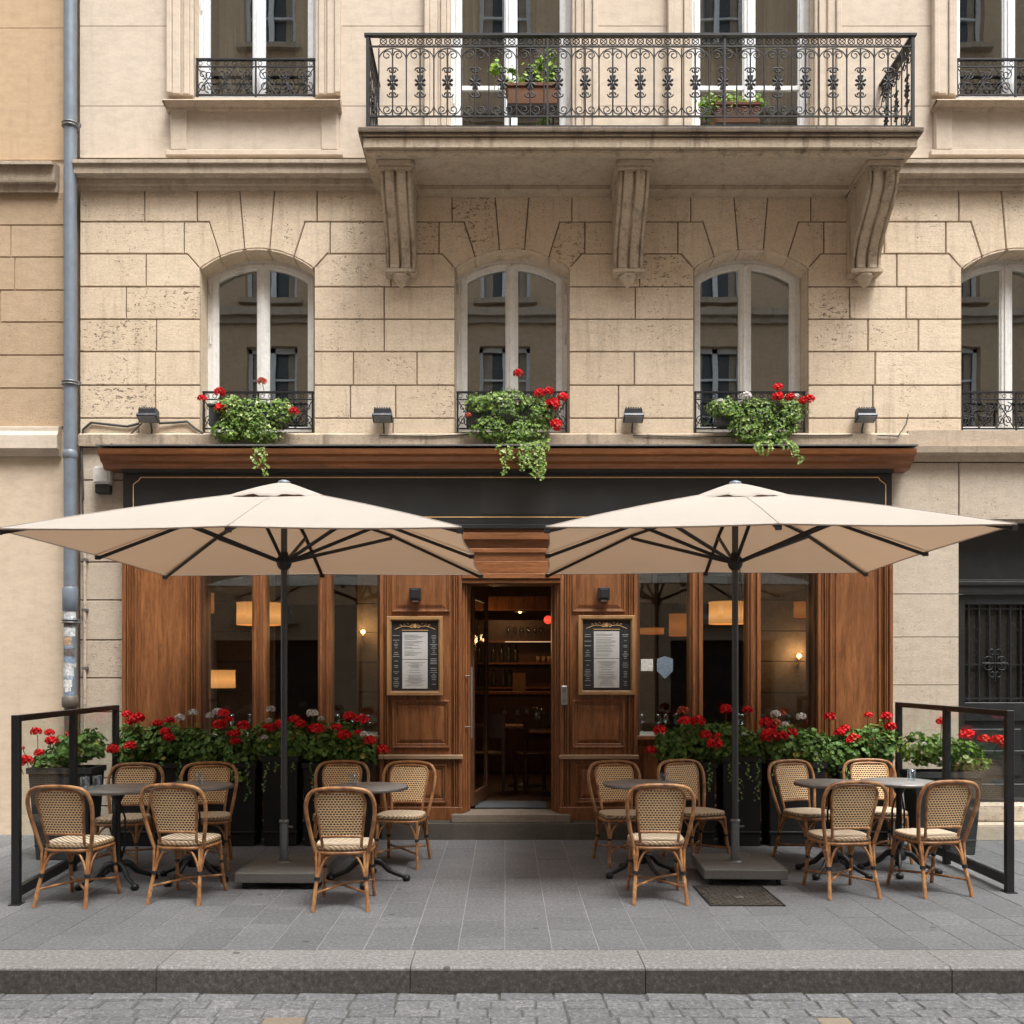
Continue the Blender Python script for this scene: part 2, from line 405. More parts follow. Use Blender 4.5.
def m_seat():
    t = NT('woven_cane_seat'); sp = t.n.new('ShaderNodeSeparateXYZ'); t.L(t.tc.outputs['Object'], sp.inputs[0])
    a = t.math('FRACT', t.math('DIVIDE', t.math('ADD', sp.outputs[0], sp.outputs[1]), .046))
    b = t.math('FRACT', t.math('DIVIDE', t.math('SUBTRACT', sp.outputs[0], sp.outputs[1]), .013))
    s_ = t.ramp(a, [(.0, 1.), (.62, 1.), (.70, 0.), (.92, 0.), (1., 1.)])
    d = t.ramp(b, [(.0, .75), (.3, 1.), (.7, 1.), (1., .75)])
    c = t.mix(s_, (.14,.07,.03), (.84,.72,.54)); c = t.mix(1.0, c, d, 'MULTIPLY')
    t.col(c); t.set(Roughness=.5); t.bump(t.math('ADD', s_, d), .5, .004); return t.mat
M['weave_seat'] = m_seat()
def m_seatside():
    t = NT('woven_cane_seat_edge'); sp = t.n.new('ShaderNodeSeparateXYZ'); t.L(t.tc.outputs['Object'], sp.inputs[0])
    a = t.math('FRACT', t.math('DIVIDE', t.math('ADD', t.math('ADD', sp.outputs[0], sp.outputs[1]), t.math('MULTIPLY', sp.outputs[2], .8)), .034))
    b = t.math('FRACT', t.math('DIVIDE', sp.outputs[2], .014))
    s_ = t.ramp(a, [(.0, 0.), (.5, 1.), (.6, 1.), (1., 0.)]); q = t.ramp(b, [(0., .4), (.4, 1.), (.8, 1.), (1., .4)])
    c = t.mix(s_, (.13,.065,.03), (.50,.37,.22)); t.col(t.mix(1., c, q, 'MULTIPLY')); t.set(Roughness=.5); t.bump(t.math('ADD', s_, q), .5, .004); return t.mat
M['weave_side'] = m_seatside()

def m_tabletop():
    t = NT('grey_stone_tabletop'); o = t.mapping((1,3,1)); n = t.noise(o, 9, 6, .7); f = t.noise(t.mapping(), 90, 3)
    c = t.ramp(n, [(.3, (.25,.25,.25)), (.7, (.40,.40,.395))]); c = t.mix(t.math('MULTIPLY', f, .4), c, (.07,.065,.06))
    t.col(c); t.set(Roughness=.34); return t.mat
M['tabletop'] = m_tabletop()

def m_paving(name, a, b, stripes=True, rough=.75, speck=.35):
    t = NT(name); o = t.mapping(); at = t.attr()
    c = t.mix(at, a, b); big = t.noise(o, .9, 5, .6); f = t.noise(o, 42, 6, .85); mid = t.noise(o, 7, 6, .75)
    c = t.mix(t.math('MULTIPLY', t.ramp(big, [(.4, 0.), (.7, 1.)]), .4), c, tuple(x*.62 for x in a))
    c = t.mix(t.math('MULTIPLY', t.ramp(mid, [(.5, 0.), (.75, 1.)]), .35), c, tuple(x*.55 for x in a))
    c = t.mix(t.math('MULTIPLY', t.ramp(f, [(.35, 1.), (.6, 0.)]), speck), c, tuple(x*.4 for x in a))
    c = t.mix(t.math('MULTIPLY', t.ramp(f, [(.55, 0.), (.7, 1.)]), speck*.7), c, tuple(min(1, x*1.7) for x in b))
    h = t.math('ADD', t.math('MULTIPLY', mid, .4), t.math('MULTIPLY', f, .6))
    if stripes:
        st = t.noise(t.mapping((1.5, 50, 1)), 2.2, 4, .7)
        c = t.mix(t.math('MULTIPLY', t.ramp(st, [(.45, 0.), (.62, 1.)]), .5), c, tuple(x*.5 for x in a)); h = t.math('ADD', h, t.math('MULTIPLY', st, .7))
    # old spots of gum
    g = t.voro(t.mapping(), 2.6).outputs['Distance']; gm = t.math('LESS_THAN', g, .055)
    c = t.mix(t.math('MULTIPLY', gm, .75), c, (.035,.034,.034))
    t.col(c); t.set(Roughness=rough); t.bump(h, .35, .006); return t.mat
M['paving'] = m_paving('grey_stone_paving', (.158,.161,.169), (.222,.225,.234), speck=.95)
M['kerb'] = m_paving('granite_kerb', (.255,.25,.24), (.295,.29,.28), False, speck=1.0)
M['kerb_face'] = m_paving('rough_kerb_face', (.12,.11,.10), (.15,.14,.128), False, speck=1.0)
M['sett'] = m_paving('granite_setts', (.18,.182,.19), (.27,.27,.27), False, speck=1.0)
M['joint'] = m_flat('paving_joint', (.29,.285,.27), .95, sc=60, bump=.5)
M['joint_l'] = m_flat('pale_paving_joint', (.26,.255,.24), .95, sc=60, bump=.5, var=.4)
M['road_far'] = m_flat('road_surface', (.10,.10,.10), .9, sc=8, bump=.4)
M['drain'] = m_flat('drain_cover_iron', (.05,.045,.038), .6, .2, sc=38, var=.8, bump=1.0, sp=.5)
M['mortar'] = m_flat('dark_mortar', (.12,.085,.058), .95, sc=40, bump=.3)
M['opp_pane'] = m_flat('opposite_panes', (.07,.08,.09), .3, bump=0)
M['grime'] = m_stone('blackened_limestone', (.10,.08,.06), (.26,.20,.15), (.02,.017,.014), pit=.3, stain=.8)
M['opp'] = m_stone('opposite_render', (.58,.43,.29), (.64,.48,.33), (.25,.18,.12), pit=0, stain=.3)

# ================================================================== GROUND
def struct(name, mb, mat, bevel=0):
    o = mb.build(name, mat, None, bevel); o['kind'] = 'structure'; return o
KY0, KY1 = -4.54, -4.18          # kerb front and back edge
RZ = -.137
g = MB(); g.add([(-400,-400,RZ-.03),(400,-400,RZ-.03),(400,400,RZ-.03),(-400,400,RZ-.03)], [(0,1,2,3)]); struct('ground', g, M['road_far'])
p = MB(); p.box(-12, 12, KY1+.006, .6, -.3, -.0035); p_ = struct('pavement_bed', p, M['joint'])
p = MB(); rs = random.Random(3)                      # slabs, long side across the pavement
W_ = .275; x = -11.0; rowx = 0
while x < 11.0:
    y = KY1 + .008 - rs.choice([0, 0, 0]); first = rs.uniform(.25, .62)
    L = first
    while y < .0:
        y1 = min(y+L, .03); 
        hole = x+W_ > 1.42 and x < 1.93 and y1 > -3.06 and y < -2.42
        if y1-y > .03:
            gx, gy = .0024, .0020; z = rs.uniform(-.0012, .0012)
            a = [(x+gx,y+gy),(x+W_-gx,y+gy),(x+W_-gx,y1-gy),(x+gx,y1-gy)]; b = [(x+gx+.002,y+gy+.002),(x+W_-gx-.002,y+gy+.002),(x+W_-gx-.002,y1-gy-.002),(x+gx+.002,y1-gy-.002)]
            v = [(q[0],q[1],-.011) for q in a]+[(q[0],q[1],-.002+z) for q in a]+[(q[0],q[1],z) for q in b]
            fs = [(i,(i+1)%4,(i+1)%4+4,i+4) for i in range(4)]+[(i+4,(i+1)%4+4,(i+1)%4+8,i+8) for i in range(4)]+[(8,9,10,11)]
            p.add(v, fs, rs.random())
        y = y1; L = rs.choice([.28, .36, .42, .50])
    x += W_; rowx += 1
struct('pavement', p, M['paving'])
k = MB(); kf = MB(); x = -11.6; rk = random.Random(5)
for L in [1.5]*16:
    L += rk.uniform(-.35, .5); x1 = x+L
    prof = [(KY0+.012, RZ-.02), (KY1-.003, RZ-.02), (KY1-.003, .001), (KY0+.03, .001), (KY0+.012, -.008), (KY0+.012, -.03)]
    k.profile_x(list(reversed(prof)), x+.0015, x1-.0015, rk.random()); x = x1
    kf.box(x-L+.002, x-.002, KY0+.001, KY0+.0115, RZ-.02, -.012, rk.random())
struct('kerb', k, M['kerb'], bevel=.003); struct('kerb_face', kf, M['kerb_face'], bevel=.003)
r = MB(); r.box(-11, 11, -9.5, KY0+.014, RZ-.02, RZ-.008); struct('road_bed', r, M['joint_d'])
r = MB(); y = KY0 + .004; rr = random.Random(11); row = 0                # granite setts
while y > -8.2:
    d = .125 if row == 0 else rr.uniform(.115, .135); x = -7.5 + rr.random()*.2
    while x < 7.5:
        L = rr.uniform(.22, .32) if row == 0 else rr.uniform(.15, .25)
        z = rr.uniform(-.004, .003); tx, ty = rr.uniform(-.004,.004), rr.uniform(-.004,.004); q = rr.uniform(.002, .004)
        xa, xb, ya, yb = x+q, x+L-q, y-d+q, y-q
        c = .007
        ja = lambda: rr.uniform(-.003, .003)
        v = [(xa,ya,RZ-.01),(xb,ya,RZ-.01),(xb,yb,RZ-.01),(xa,yb,RZ-.01)]
        v2 = [(xa+ja(),ya+ja(),RZ-.009+z),(xb+ja(),ya+ja(),RZ-.009+z),(xb+ja(),yb+ja(),RZ-.009+z),(xa+ja(),yb+ja(),RZ-.009+z)]
        v3 = [(xa+c,ya+c,RZ+z+tx),(xb-c,ya+c,RZ+z-tx),(xb-c,yb-c,RZ+z+ty),(xa+c,yb-c,RZ+z-ty)]
        r.add(v+v2+v3, [(i,(i+1)%4,(i+1)%4+4,i+4) for i in range(4)]+[(i+4,(i+1)%4+4,(i+1)%4+8,i+8) for i in range(4)]+[(8,9,10,11)], rr.random(), 1 if rr.random() < .006 else 0)
        x += L
    y -= d; row += 1
M['sett_tan'] = m_paving('tan_setts', (.25,.205,.15), (.30,.25,.19), False)
struct('road', r, [M['sett'], M['sett_tan']])
# far pavement in front of the opposite houses
f = MB(); f.box(-20, 20, -12.96, -11.6, -.3, -.002); struct('far_pavement', f, M['paving'])

# ================================================================== FACADE HELPERS
def arc_pts(c, hw, zs, rise, n=14, rev=False):       # left spring -> crown -> right spring
    R = (hw*hw+rise*rise)/(2*rise); z0 = zs+rise-R; a0 = math.asin(hw/R)
    pts = [(c+R*math.sin(-a0+2*a0*i/n), z0+R*math.cos(-a0+2*a0*i/n)) for i in range(n+1)]
    return pts[::-1] if rev else pts
def arch_outline(c, hw, z0, zs, rise, n=14):         # counter-clockwise seen from -Y (x right, z up)
    return [(c-hw, z0), (c+hw, z0)] + arc_pts(c, hw, zs, rise, n, rev=True)
def wall_cells(mb, x0, x1, z0, z1, holes, y, r=.5, m=0):   # holes: (x0,x1,z0,z1)
    xs = sorted(set([x0, x1]+[h for q in holes for h in q[:2] if x0 < h < x1])); zs = sorted(set([z0, z1]+[h for q in holes for h in q[2:] if z0 < h < z1]))
    for i in range(len(xs)-1):
        for j in range(len(zs)-1):
            cx, cz = (xs[i]+xs[i+1])/2, (zs[j]+zs[j+1])/2
            if any(a < cx < b and c < cz < d for a, b, c, d in holes): continue
            mb.add([(xs[i],y,zs[j]),(xs[i+1],y,zs[j]),(xs[i+1],y,zs[j+1]),(xs[i],y,zs[j+1])], [(0,1,2,3)], r, m)
def reveal(mb, pts, y0, y1, r=.5, m=0):              # inner faces of an opening, outline ccw
    n = len(pts); v = [(x,y0,z) for x,z in pts]+[(x,y1,z) for x,z in pts]
    mb.add(v, [(i, i+n, (i+1)%n+n, (i+1)%n) for i in range(n)], r, m)

Z = lambda py: 8.35 - py/100.0                       # pixel row to height on the wall plane
HW = .57; ZS = Z(269); RISE = .205; ZB = Z(432)      # lower windows
WC = [-2.48, .07, 2.46, 5.14]
UC = [-2.50, .06, 2.48, 5.12]; UHW = .61; ZU1 = 9.7
UB = [Z(97), Z(131), Z(131), Z(97)]                  # bottoms of the upper windows
BX0, BX1 = -4.255, 8.6                                # the main building
bld = thing('stone_building', 'cream limestone building with arched windows and iron balcony above the wooden restaurant front', 'building', (0, 0, 0))

shop_hole = (-3.80, 3.86, -.2, Z(468)); door_hole = (4.54, 6.30, -.2, Z(520))
wall = MB(); YB = .014
holes = [(c-HW, c+HW, ZB, ZS+RISE) for c in WC] + [(c-UHW, c+UHW, b, ZU1) for c, b in zip(UC, UB)] + [shop_hole, door_hole]
wall_cells(wall, BX0, BX1, -.2, 10.6, holes, YB, .9, m=1)
for c in WC:                                          # corners above each segmental arch
    ap = arc_pts(c, HW, ZS, RISE)
    for i in range(len(ap)-1):
        (xa, za), (xb, zb) = ap[i], ap[i+1]
        wall.add([(xa,YB,za),(xb,YB,zb),(xb,YB,ZS+RISE),(xa,YB,ZS+RISE)], [(0,1,2,3)], .9, 1)
    reveal(wall, arch_outline(c, HW, ZB, ZS, RISE), YB-.004, .42, .35)
for c, b in zip(UC, UB): reveal(wall, [(c-UHW,b),(c+UHW,b),(c+UHW,ZU1),(c-UHW,ZU1)], YB, .42, .35)
reveal(wall, [(shop_hole[0],-.2),(shop_hole[1],-.2),(shop_hole[1],shop_hole[3]),(shop_hole[0],shop_hole[3])], YB, .5)
reveal(wall, [(door_hole[0],-.2),(door_hole[1],-.2),(door_hole[1],door_hole[3]),(door_hole[0],door_hole[3])], YB-.004, .5)
wall.add([(BX0,YB,-.2),(BX0,5,-.2),(BX0,5,10.6),(BX0,YB,10.6)], [(0,3,2,1)]); wall.add([(BX1,YB,-.2),(BX1,5,-.2),(BX1,5,10.6),(BX1,YB,10.6)], [(0,1,2,3)])
wall.add([(BX0,YB,10.6),(BX1,YB,10.6),(BX1,5,10.6),(BX0,5,10.6)], [(0,1,2,3)])
wall.build('wall', [M['stone'], M['mortar']], bld)

blocks = MB(); rb = random.Random(21)
def free_spans(excl, x0, x1):
    out = []; x = x0
    for a, b in sorted(excl):
        if b <= x0 or a >= x1: continue
        if a > x: out.append((x, a))
        x = max(x, b)
    if x < x1: out.append((x, x1))
    return out
rows = [190, 221.5, 253.5, 286.5, 319, 351.5, 385, 418, 434]
def row_blocks(spans, zt, zb, lo=.45, hi=.95, y=0.0, mb=blocks, rnd=rb):
    for a, b in spans:
        n = max(1, round((b-a)/rnd.uniform(lo*1.1, hi))); cuts = [a+(b-a)*(i+ (rnd.uniform(-.28,.28) if 0 < i < n else 0))/n for i in range(n+1)]
        for i in range(n): mb.block([(cuts[i],zb),(cuts[i+1],zb),(cuts[i+1],zt),(cuts[i],zt)], y, r=rnd.random())
for i in range(len(rows)-1):
    zt, zb = Z(rows[i]), Z(rows[i+1])
    if i == 0: row_blocks(free_spans([(c-.60, c+.60) for c in WC], BX0, BX1), zt, zb)
    elif i == 1: row_blocks(free_spans([(c-.73, c+.73) for c in WC], BX0, BX1), zt, zb)
    elif i == 2:
        for a, b in free_spans([(c-.57, c+.57) for c in WC], BX0, BX1):
            L = any(abs(a-(c+.57)) < .01 for c in WC); R = any(abs(b-(c-.57)) < .01 for c in WC)
            w_ = b-a; mid = a+w_*rb.uniform(.4, .6)
            cuts = [a, mid, b] if w_ < 1.7 else [a, a+w_*.36, a+w_*.66, b]
            for j in range(len(cuts)-1):
                x0, x1 = cuts[j], cuts[j+1]; pts = [(x0,zb),(x1,zb)]
                if R and j == len(cuts)-2: pts += [(x1, Z(266)), (x1-.02, Z(266)), (x1-.13, zt)]
                else: pts += [(x1, zt)]
                if L and j == 0: pts += [(x0+.13, zt), (x0+.02, Z(266)), (x0, Z(266))]
                else: pts += [(x0, zt)]
                blocks.block(pts, 0.0, r=rb.random())
    else: row_blocks(free_spans([(c-HW, c+HW) for c in WC], BX0, BX1), zt, zb)
for c in WC:                                          # voussoirs round the arch
    ap = arc_pts(c, HW, ZS, RISE, 40)
    def az(x): return min(ap, key=lambda q: abs(q[0]-x))[1]
    def arcseg(xa, xb, n=5): return [(xa+(xb-xa)*i/n, az(xa+(xb-xa)*i/n)) for i in range(n+1)]
    zt = Z(190)
    blocks.block(arcseg(c-.125, c+.125)+[(c+.175, zt), (c-.175, zt)], 0, r=rb.random())
    for s in (-1, 1):
        A = [(c+s*x, z) for x, z in [(.60, zt), (.60, Z(221.5)), (.48, Z(221.5))]]
        seg = arcseg(c+s*.37, c+s*.125)
        pts = [(c+s*.175, zt)] + A + seg
        if s > 0: pts = pts[::-1]
        blocks.block(pts, 0, r=rb.random())
        B = [(c+s*x, z) for x, z in [(.48, Z(221.5)), (.73, Z(221.5)), (.73, Z(253.5)), (.70, Z(253.5)), (.59, Z(266))]]
        seg = arcseg(c+s*.57, c+s*.37)
        pts = B+seg
        if s > 0: pts = pts[::-1]
        blocks.block(pts, 0, r=rb.random())
for c in WC:                                          # underside of the arch, one stone per voussoir
    ap = arc_pts(c, HW, ZS, RISE, 60)
    for xa, xb in ((-.569,-.37), (-.37,-.125), (-.125,.125), (.125,.37), (.37,.569)):
        q = [(x, z) for x, z in ap if c+xa+.003 <= x <= c+xb-.003]
        blocks.prism([(x, z-.012) for x, z in q] + [(x, z+.002) for x, z in reversed(q)], .004, .298, rb.random())
blocks.build('block_courses', M['stone'], bld)

up = MB()                                             # smooth upper storey
uh = [(c-UHW, c+UHW) for c in UC]
for zt, zb in ((ZU1+.9, ZU1), (ZU1, Z(26)), (Z(26), Z(106)), (Z(106), Z(158))):
    for a, b in free_spans([] if zb >= ZU1 else uh, BX0, BX1):
        n = max(1, round((b-a)/1.2)); cuts = [a+(b-a)*(i+(rb.uniform(-.2,.2) if 0 < i < n else 0))/n for i in range(n+1)]
        for i in range(n): up.block([(cuts[i],zb),(cuts[i+1],zb),(cuts[i+1],zt),(cuts[i],zt)], 0, gap=.0015, bev=.0025, dep=.006, r=rb.random()*.6)
for c in (UC[0], UC[3]):                              # below the sills of the two side windows
    up.block([(c-UHW,Z(158)),(c+UHW,Z(158)),(c+UHW,Z(97)),(c-UHW,Z(97))], 0, gap=.0015, bev=.002, dep=.006)
for c in UC[1:3]: up.block([(c-UHW,Z(158)),(c+UHW,Z(158)),(c+UHW,Z(131)),(c-UHW,Z(131))], 0, gap=.0015, bev=.002, dep=.006)
up.build('upper_wall', M['stone_up'], bld)
mo = MB()                                             # moulded surrounds of upper windows and apron panels
for c, b in zip(UC, UB):
    zb = b if b < Z(110) else Z(97)
    for s in (-1, 1):
        for (a0, a1, d) in ((0, .035, .03), (.035, .09, .055), (.09, .12, .035), (.12, .20, .06), (.20, .25, .085)):
            xa, xb = c+s*(UHW+a0), c+s*(UHW+a1); mo.box(min(xa,xb), max(xa,xb), -d, .0, b, ZU1+.2)
for c in (UC[0], UC[3]):
    mo.box(c-.84, c+.84, -.03, -.002, Z(155), Z(110)); mo.box(c-.88, c+.88, -.05, -.001, Z(157.5), Z(152))
    for s in (-1, 1): mo.box(c+s*.75-.08, c+s*.75+.08, -.05, -.002, Z(152), Z(110))
mo.build('window_surround', M['stone_up'], bld, bevel=.006)
for c in (UC[0], UC[3]):
    sill = MB(); pr = [(0, 7.215), (-.06, 7.22), (-.07, 7.24), (-.12, 7.255), (-.155, 7.27), (-.165, PZ(100,-.165)+.0), (-.15, PZ(98.5,-.165)), (.05, Z(97.5)), (.05, 7.215)]
    sill.profile_x(pr[::-1], c-.87, c+.87); sill.build('window_sill', M['trim'], bld, bevel=.004)

cor = MB()                                            # string course between the storeys
q_ = lambda y, py: (y, PZ(py, y))
pr = [(.0, Z(191)), q_(-.045, 190.5), q_(-.05, 186), q_(-.075, 184), q_(-.08, 178.5), q_(-.115, 177.5), q_(-.13, 175), q_(-.155, 173), q_(-.16, 164), q_(-.185, 162.5), q_(-.185, 159), (.0, PZ(157.5,-.185)+.03)]
cor.profile_x(pr[::-1], BX0+.01, BX1)
cor.build('cornice', M['trim'], bld)
led = MB()
led.profile_x([(.0, Z(447)), (-.05, Z(447)), (-.06, Z(436)), (0, Z(433))][::-1], BX0+.01, 4.02)
led.build('ledge', M['stone_dirty'], bld); led = MB()
led.profile_x([(.0, Z(462)), (-.04, Z(462)), (-.06, Z(457)), (-.12, Z(455)), (-.13, Z(449)), (.0, Z(447))][::-1], 3.95, BX1)
led.box(4.02, BX1, -.03, .012, Z(447.5), Z(431))
led.build('ledge', M['trim'], bld)
lowb = MB(); lowb2 = MB()
rws = [447, 480, 522, 562, 600, 640, 678, 712, 745, 778, 806, 836]
for i in range(len(rws)-1):
    row_blocks([(BX0, shop_hole[0])], Z(rws[i]), Z(rws[i+1]), .3, .6, 0.002, lowb)
rws2 = [462, 517]
lowb2.block([(3.86, Z(517)), (door_hole[0]+.0, Z(517)), (door_hole[0], Z(462)), (3.86, Z(462))], 0, r=.2)
lowb2.block([(door_hole[0], Z(520)), (door_hole[1], Z(520)), (door_hole[1], Z(462)), (door_hole[0], Z(462))], 0, r=.4)
for a, b in ((517, 594), (594, 637), (637, 685), (685, 742), (742, 790), (790, 836)):
    for xa, xb in ((3.86, door_hole[0]), (door_hole[1], BX1)): lowb2.block([(xa,Z(b)),(xb,Z(b)),(xb,Z(a)),(xa,Z(a))], 0, gap=.002, bev=.003, dep=.01, r=rb.random())
lowb.build('ground_floor_blocks', M['low'], bld); lowb2.build('ground_floor_blocks', M['low'], bld)
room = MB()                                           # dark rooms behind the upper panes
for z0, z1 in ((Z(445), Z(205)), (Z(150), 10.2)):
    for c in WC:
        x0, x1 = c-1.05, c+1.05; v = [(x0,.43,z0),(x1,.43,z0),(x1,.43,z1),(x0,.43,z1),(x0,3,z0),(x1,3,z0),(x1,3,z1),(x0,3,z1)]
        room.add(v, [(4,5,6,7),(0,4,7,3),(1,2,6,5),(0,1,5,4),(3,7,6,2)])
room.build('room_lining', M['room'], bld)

def spiral(cx, cz, r0, turns, a0, d=1, n=16, y=0):
    return [(cx+r0*(1-.78*i/n)*math.cos(a0+d*turns*2*PI*i/n), y, cz+r0*(1-.78*i/n)*math.sin(a0+d*turns*2*PI*i/n)) for i in range(n+1)]
def window_joinery(c, hw, z0, zs, rise, y, mat, parent, arched=True):
    """frame > two casements > panes > hinges"""
    n = 14
    def outl(c, h, z0, zs, rs): return arch_outline(c, h, z0, zs, rs, n) if arched else [(c-h,z0),(c+h,z0)]+[(c+h-2*h*i/n, zs) for i in range(n+1)]
    win = MB(); win.ring(outl(c, hw, z0, zs, rise), outl(c, hw-.055, z0+.05, zs+.0, rise*.93-.03 if arched else 0) if arched else outl(c, hw-.055, z0+.05, zs-.055, 0), y, y+.09)
    wo = win.build('window', mat, parent, bevel=.004)
    hi = hw-.05
    def top(x):
        if not arched: return zs-.05
        R = (hi*hi+(rise*.93-.03)**2)/(2*(rise*.93-.03)); return zs+(rise*.93-.03)-R+math.sqrt(max(0, R*R-(x-c)**2))
    cs = MB(); gl = MB()
    for s in (-1, 1):
        xo, xi = c+s*(hi-.002), c+s*.004; k = 8
        pts = [(xi, z0+.045), (xo, z0+.045)] + [(xo+(xi-xo)*i/k, top(xo+(xi-xo)*i/k)-.004) for i in range(k+1)]
        if s < 0: pts = pts[::-1]
        ins = inset(pts, .062); ins2 = inset(pts, .048); ins3 = inset(pts, .07)
        cs.ring(pts, ins2, y-.012, y+.05); cs.ring(ins2, ins, y+.004, y+.045)
        gl.prism(inset(pts, .058), y+.018, y+.024)
        if not arched and z0 < 7.2: cs.box(min(xo, xi)+.05, max(xo, xi)-.05, y-.004, y+.045, 7.54, 7.585)
    cs.box(c-.022, c+.022, y-.026, y-.012, z0+.05, top(c)-.03)       # cover strip
    cs.build('casement', mat, wo, bevel=.003)
    gl.build('pane', M['glass_up'], wo)
    for s in (-1, 1):
        for zz in (z0+.35, z0+.95, zs-.15): hg = MB(); hg.tube([(c+s*(hw-.03), y-.012, zz), (c+s*(hw-.03), y-.012, zz+.10)], .010, 6); hg.build('hinge', mat, wo)
    return wo
def guard_rail(c, hw, zb, zt, y, parent, style):
    g = MB(); R = .0075
    g.box(c-hw, c+hw, y-.016, y+.016, zt-.016, zt); g.box(c-hw, c+hw, y-.008, y+.008, zb+.03, zb+.044)
    g.box(c-hw, c+hw, y-.006, y+.006, zt-.085, zt-.074)
    for s in (-1, 0, 1): g.box(c+s*(hw-.012)-.009, c+s*(hw-.012)+.009, y-.009, y+.009, zb, zt)
    h = zt-.08-(zb+.04); zc = (zt-.08+zb+.04)/2
    m = 3; cw = (hw-.03)/m
    for s in (-1, 1):
        for j in range(m):
            x = c+s*(.02+cw*(j+.5)); rr = min(cw, h)*.44
            for a0, dz in ((.5*PI, h*.22), (-.5*PI, -h*.22)):
                g.tube(spiral(x-s*rr*.3, zc+dz, rr*.72, 1.3, a0, s, 14, y), .0055, 5); g.tube(spiral(x+s*rr*.45, zc-dz, rr*.6, 1.2, a0, -s, 12, y), .005, 5)
            g.tube([(x-cw/2, y, zb+.04), (x-cw*.1, y, zc-.02), (x+cw*.1, y, zc+.02), (x+cw/2, y, zt-.08)], .005, 5)
            g.tube([(x-cw/2, y, zt-.08), (x-cw*.1, y, zc+.03), (x+cw*.1, y, zc-.03), (x+cw/2, y, zb+.04)], .005, 5)
    n = 14                                             # lace under the top rail
    for i in range(n):
        x = c-hw+(i+.5)*2*hw/n; g.tube([(x+.02*math.cos(a*PI/4), y, zt-.045+.02*math.sin(a*PI/4)) for a in range(8)], .0035, 4, closed=True)
    return g.build('guard_rail', M['iron'], parent)
for c in WC:
    wo = window_joinery(c, HW, ZB+.01, ZS, RISE, .26, M['grey_paint'], bld)
    guard_rail(c, HW-.012, Z(431), Z(390), .055, wo, 0)
for c, b in zip(UC, UB):
    wo = window_joinery(c, UHW, b+.01, ZU1, 0, .16, M['white_paint'], bld, arched=False)
    if b > Z(110): guard_rail(c, UHW-.012, Z(97), Z(57), .03, wo, 0)
def curtain(x0, x1, z0, z1, y, parent):
    cm = MB(); n = 28; v = []
    for i in range(n+1):
        x = x0+(x1-x0)*i/n; yy = y+.03*math.sin(i*1.5)+.012*math.sin(i*3.3)
        v += [(x, yy, z0), (x+.02*math.sin(i), yy, z1)]
    cm.add(v, [(2*i, 2*i+2, 2*i+3, 2*i+1) for i in range(n)], .5, 0, True)
    return cm.build('curtain', M['curtain'], parent)
curtain(-3.0, -2.72, Z(97), ZU1, .50, bld); curtain(-2.2, -2.0, Z(97), ZU1, .50, bld)
curtain(-.46, -.30, Z(131), ZU1, .5, bld); curtain(.33, .55, Z(131), ZU1, .5, bld); curtain(2.0, 2.2, Z(131), ZU1, .5, bld); curtain(2.72, 2.95, Z(131), ZU1, .5, bld)

# ---- balcony
SX0, SX1, SY = -1.35, 3.84, -.85; ZT = 6.62; ZL = 6.42
sl_ = MB()
def slab_ring(inn, zt, zb, m=0): sl_.box(SX0+inn, SX1-inn, SY+inn, -.003, zb, zt, m=m)
slab_ring(.0, ZT, ZT-.045, 1); slab_ring(.02, ZT-.045, ZT-.075, 1); slab_ring(.045, ZT-.075, ZL+.025); slab_ring(.07, ZL+.025, ZL)
bal = sl_.build('balcony', [M['stone_dirty'], M['grime']], bld, bevel=.008, seg=2)
sm = MB()                                              # recessed soffit with frame and wall moulding
sm.box(SX0+.14, SX1-.14, SY+.15, -.08, ZL-.004, ZL+.01)
sm.box(SX0+.12, SX1-.12, -.17, -.003, ZL-.05, ZL-.001)
sm.build('soffit', M['trim'], bal, bevel=.006)
for cx in (-1.03, 1.215, 3.56):                        # scrolled corbels
    cb = MB(); w_ = .145
    side = [(0, 6.42), (-.57, 6.42), (-.605, 6.36), (-.615, 6.30), (-.605, 6.235), (-.57, 6.165), (-.50, 6.09), (-.42, 6.02), (-.33, 5.945), (-.25, 5.87), (-.19, 5.79), (-.155, 5.71), (-.145, 5.64), (-.15, 5.60), (-.14, 5.585), (0, 5.58)]
    def strip(x0, x1, grow):
        pr = [(y - grow if y < -.01 else y, z) for y, z in side]
        cb.profile_x(pr, x0, x1)
    strip(cx-w_+.012, cx+w_-.012, -.03)
    for x0, x1 in ((-w_, -w_+.035), (-w_+.045, -.012), (.012, w_-.045), (w_-.035, w_)): strip(cx+x0, cx+x1, .0 if abs(x0) > .1 and abs(x1) > .1 else .016)
    cb.box(cx-w_-.03, cx+w_+.03, -.665, -.004, 6.37, 6.419); cb.box(cx-w_-.015, cx+w_+.015, -.64, -.004, 6.335, 6.37)
    cb.box(cx-w_-.012, cx+w_+.012, -.175, -.004, 5.555, 5.60)
    cb.lathe([(.0, 5.435), (.018, 5.44), (.03, 5.46), (.055, 5.48), (.07, 5.51), (.085, 5.53), (.10, 5.556)], (cx, -.088, 0), 12)
    cb.build('corbel', M['stone_dirty'], bal, bevel=.012, seg=2)
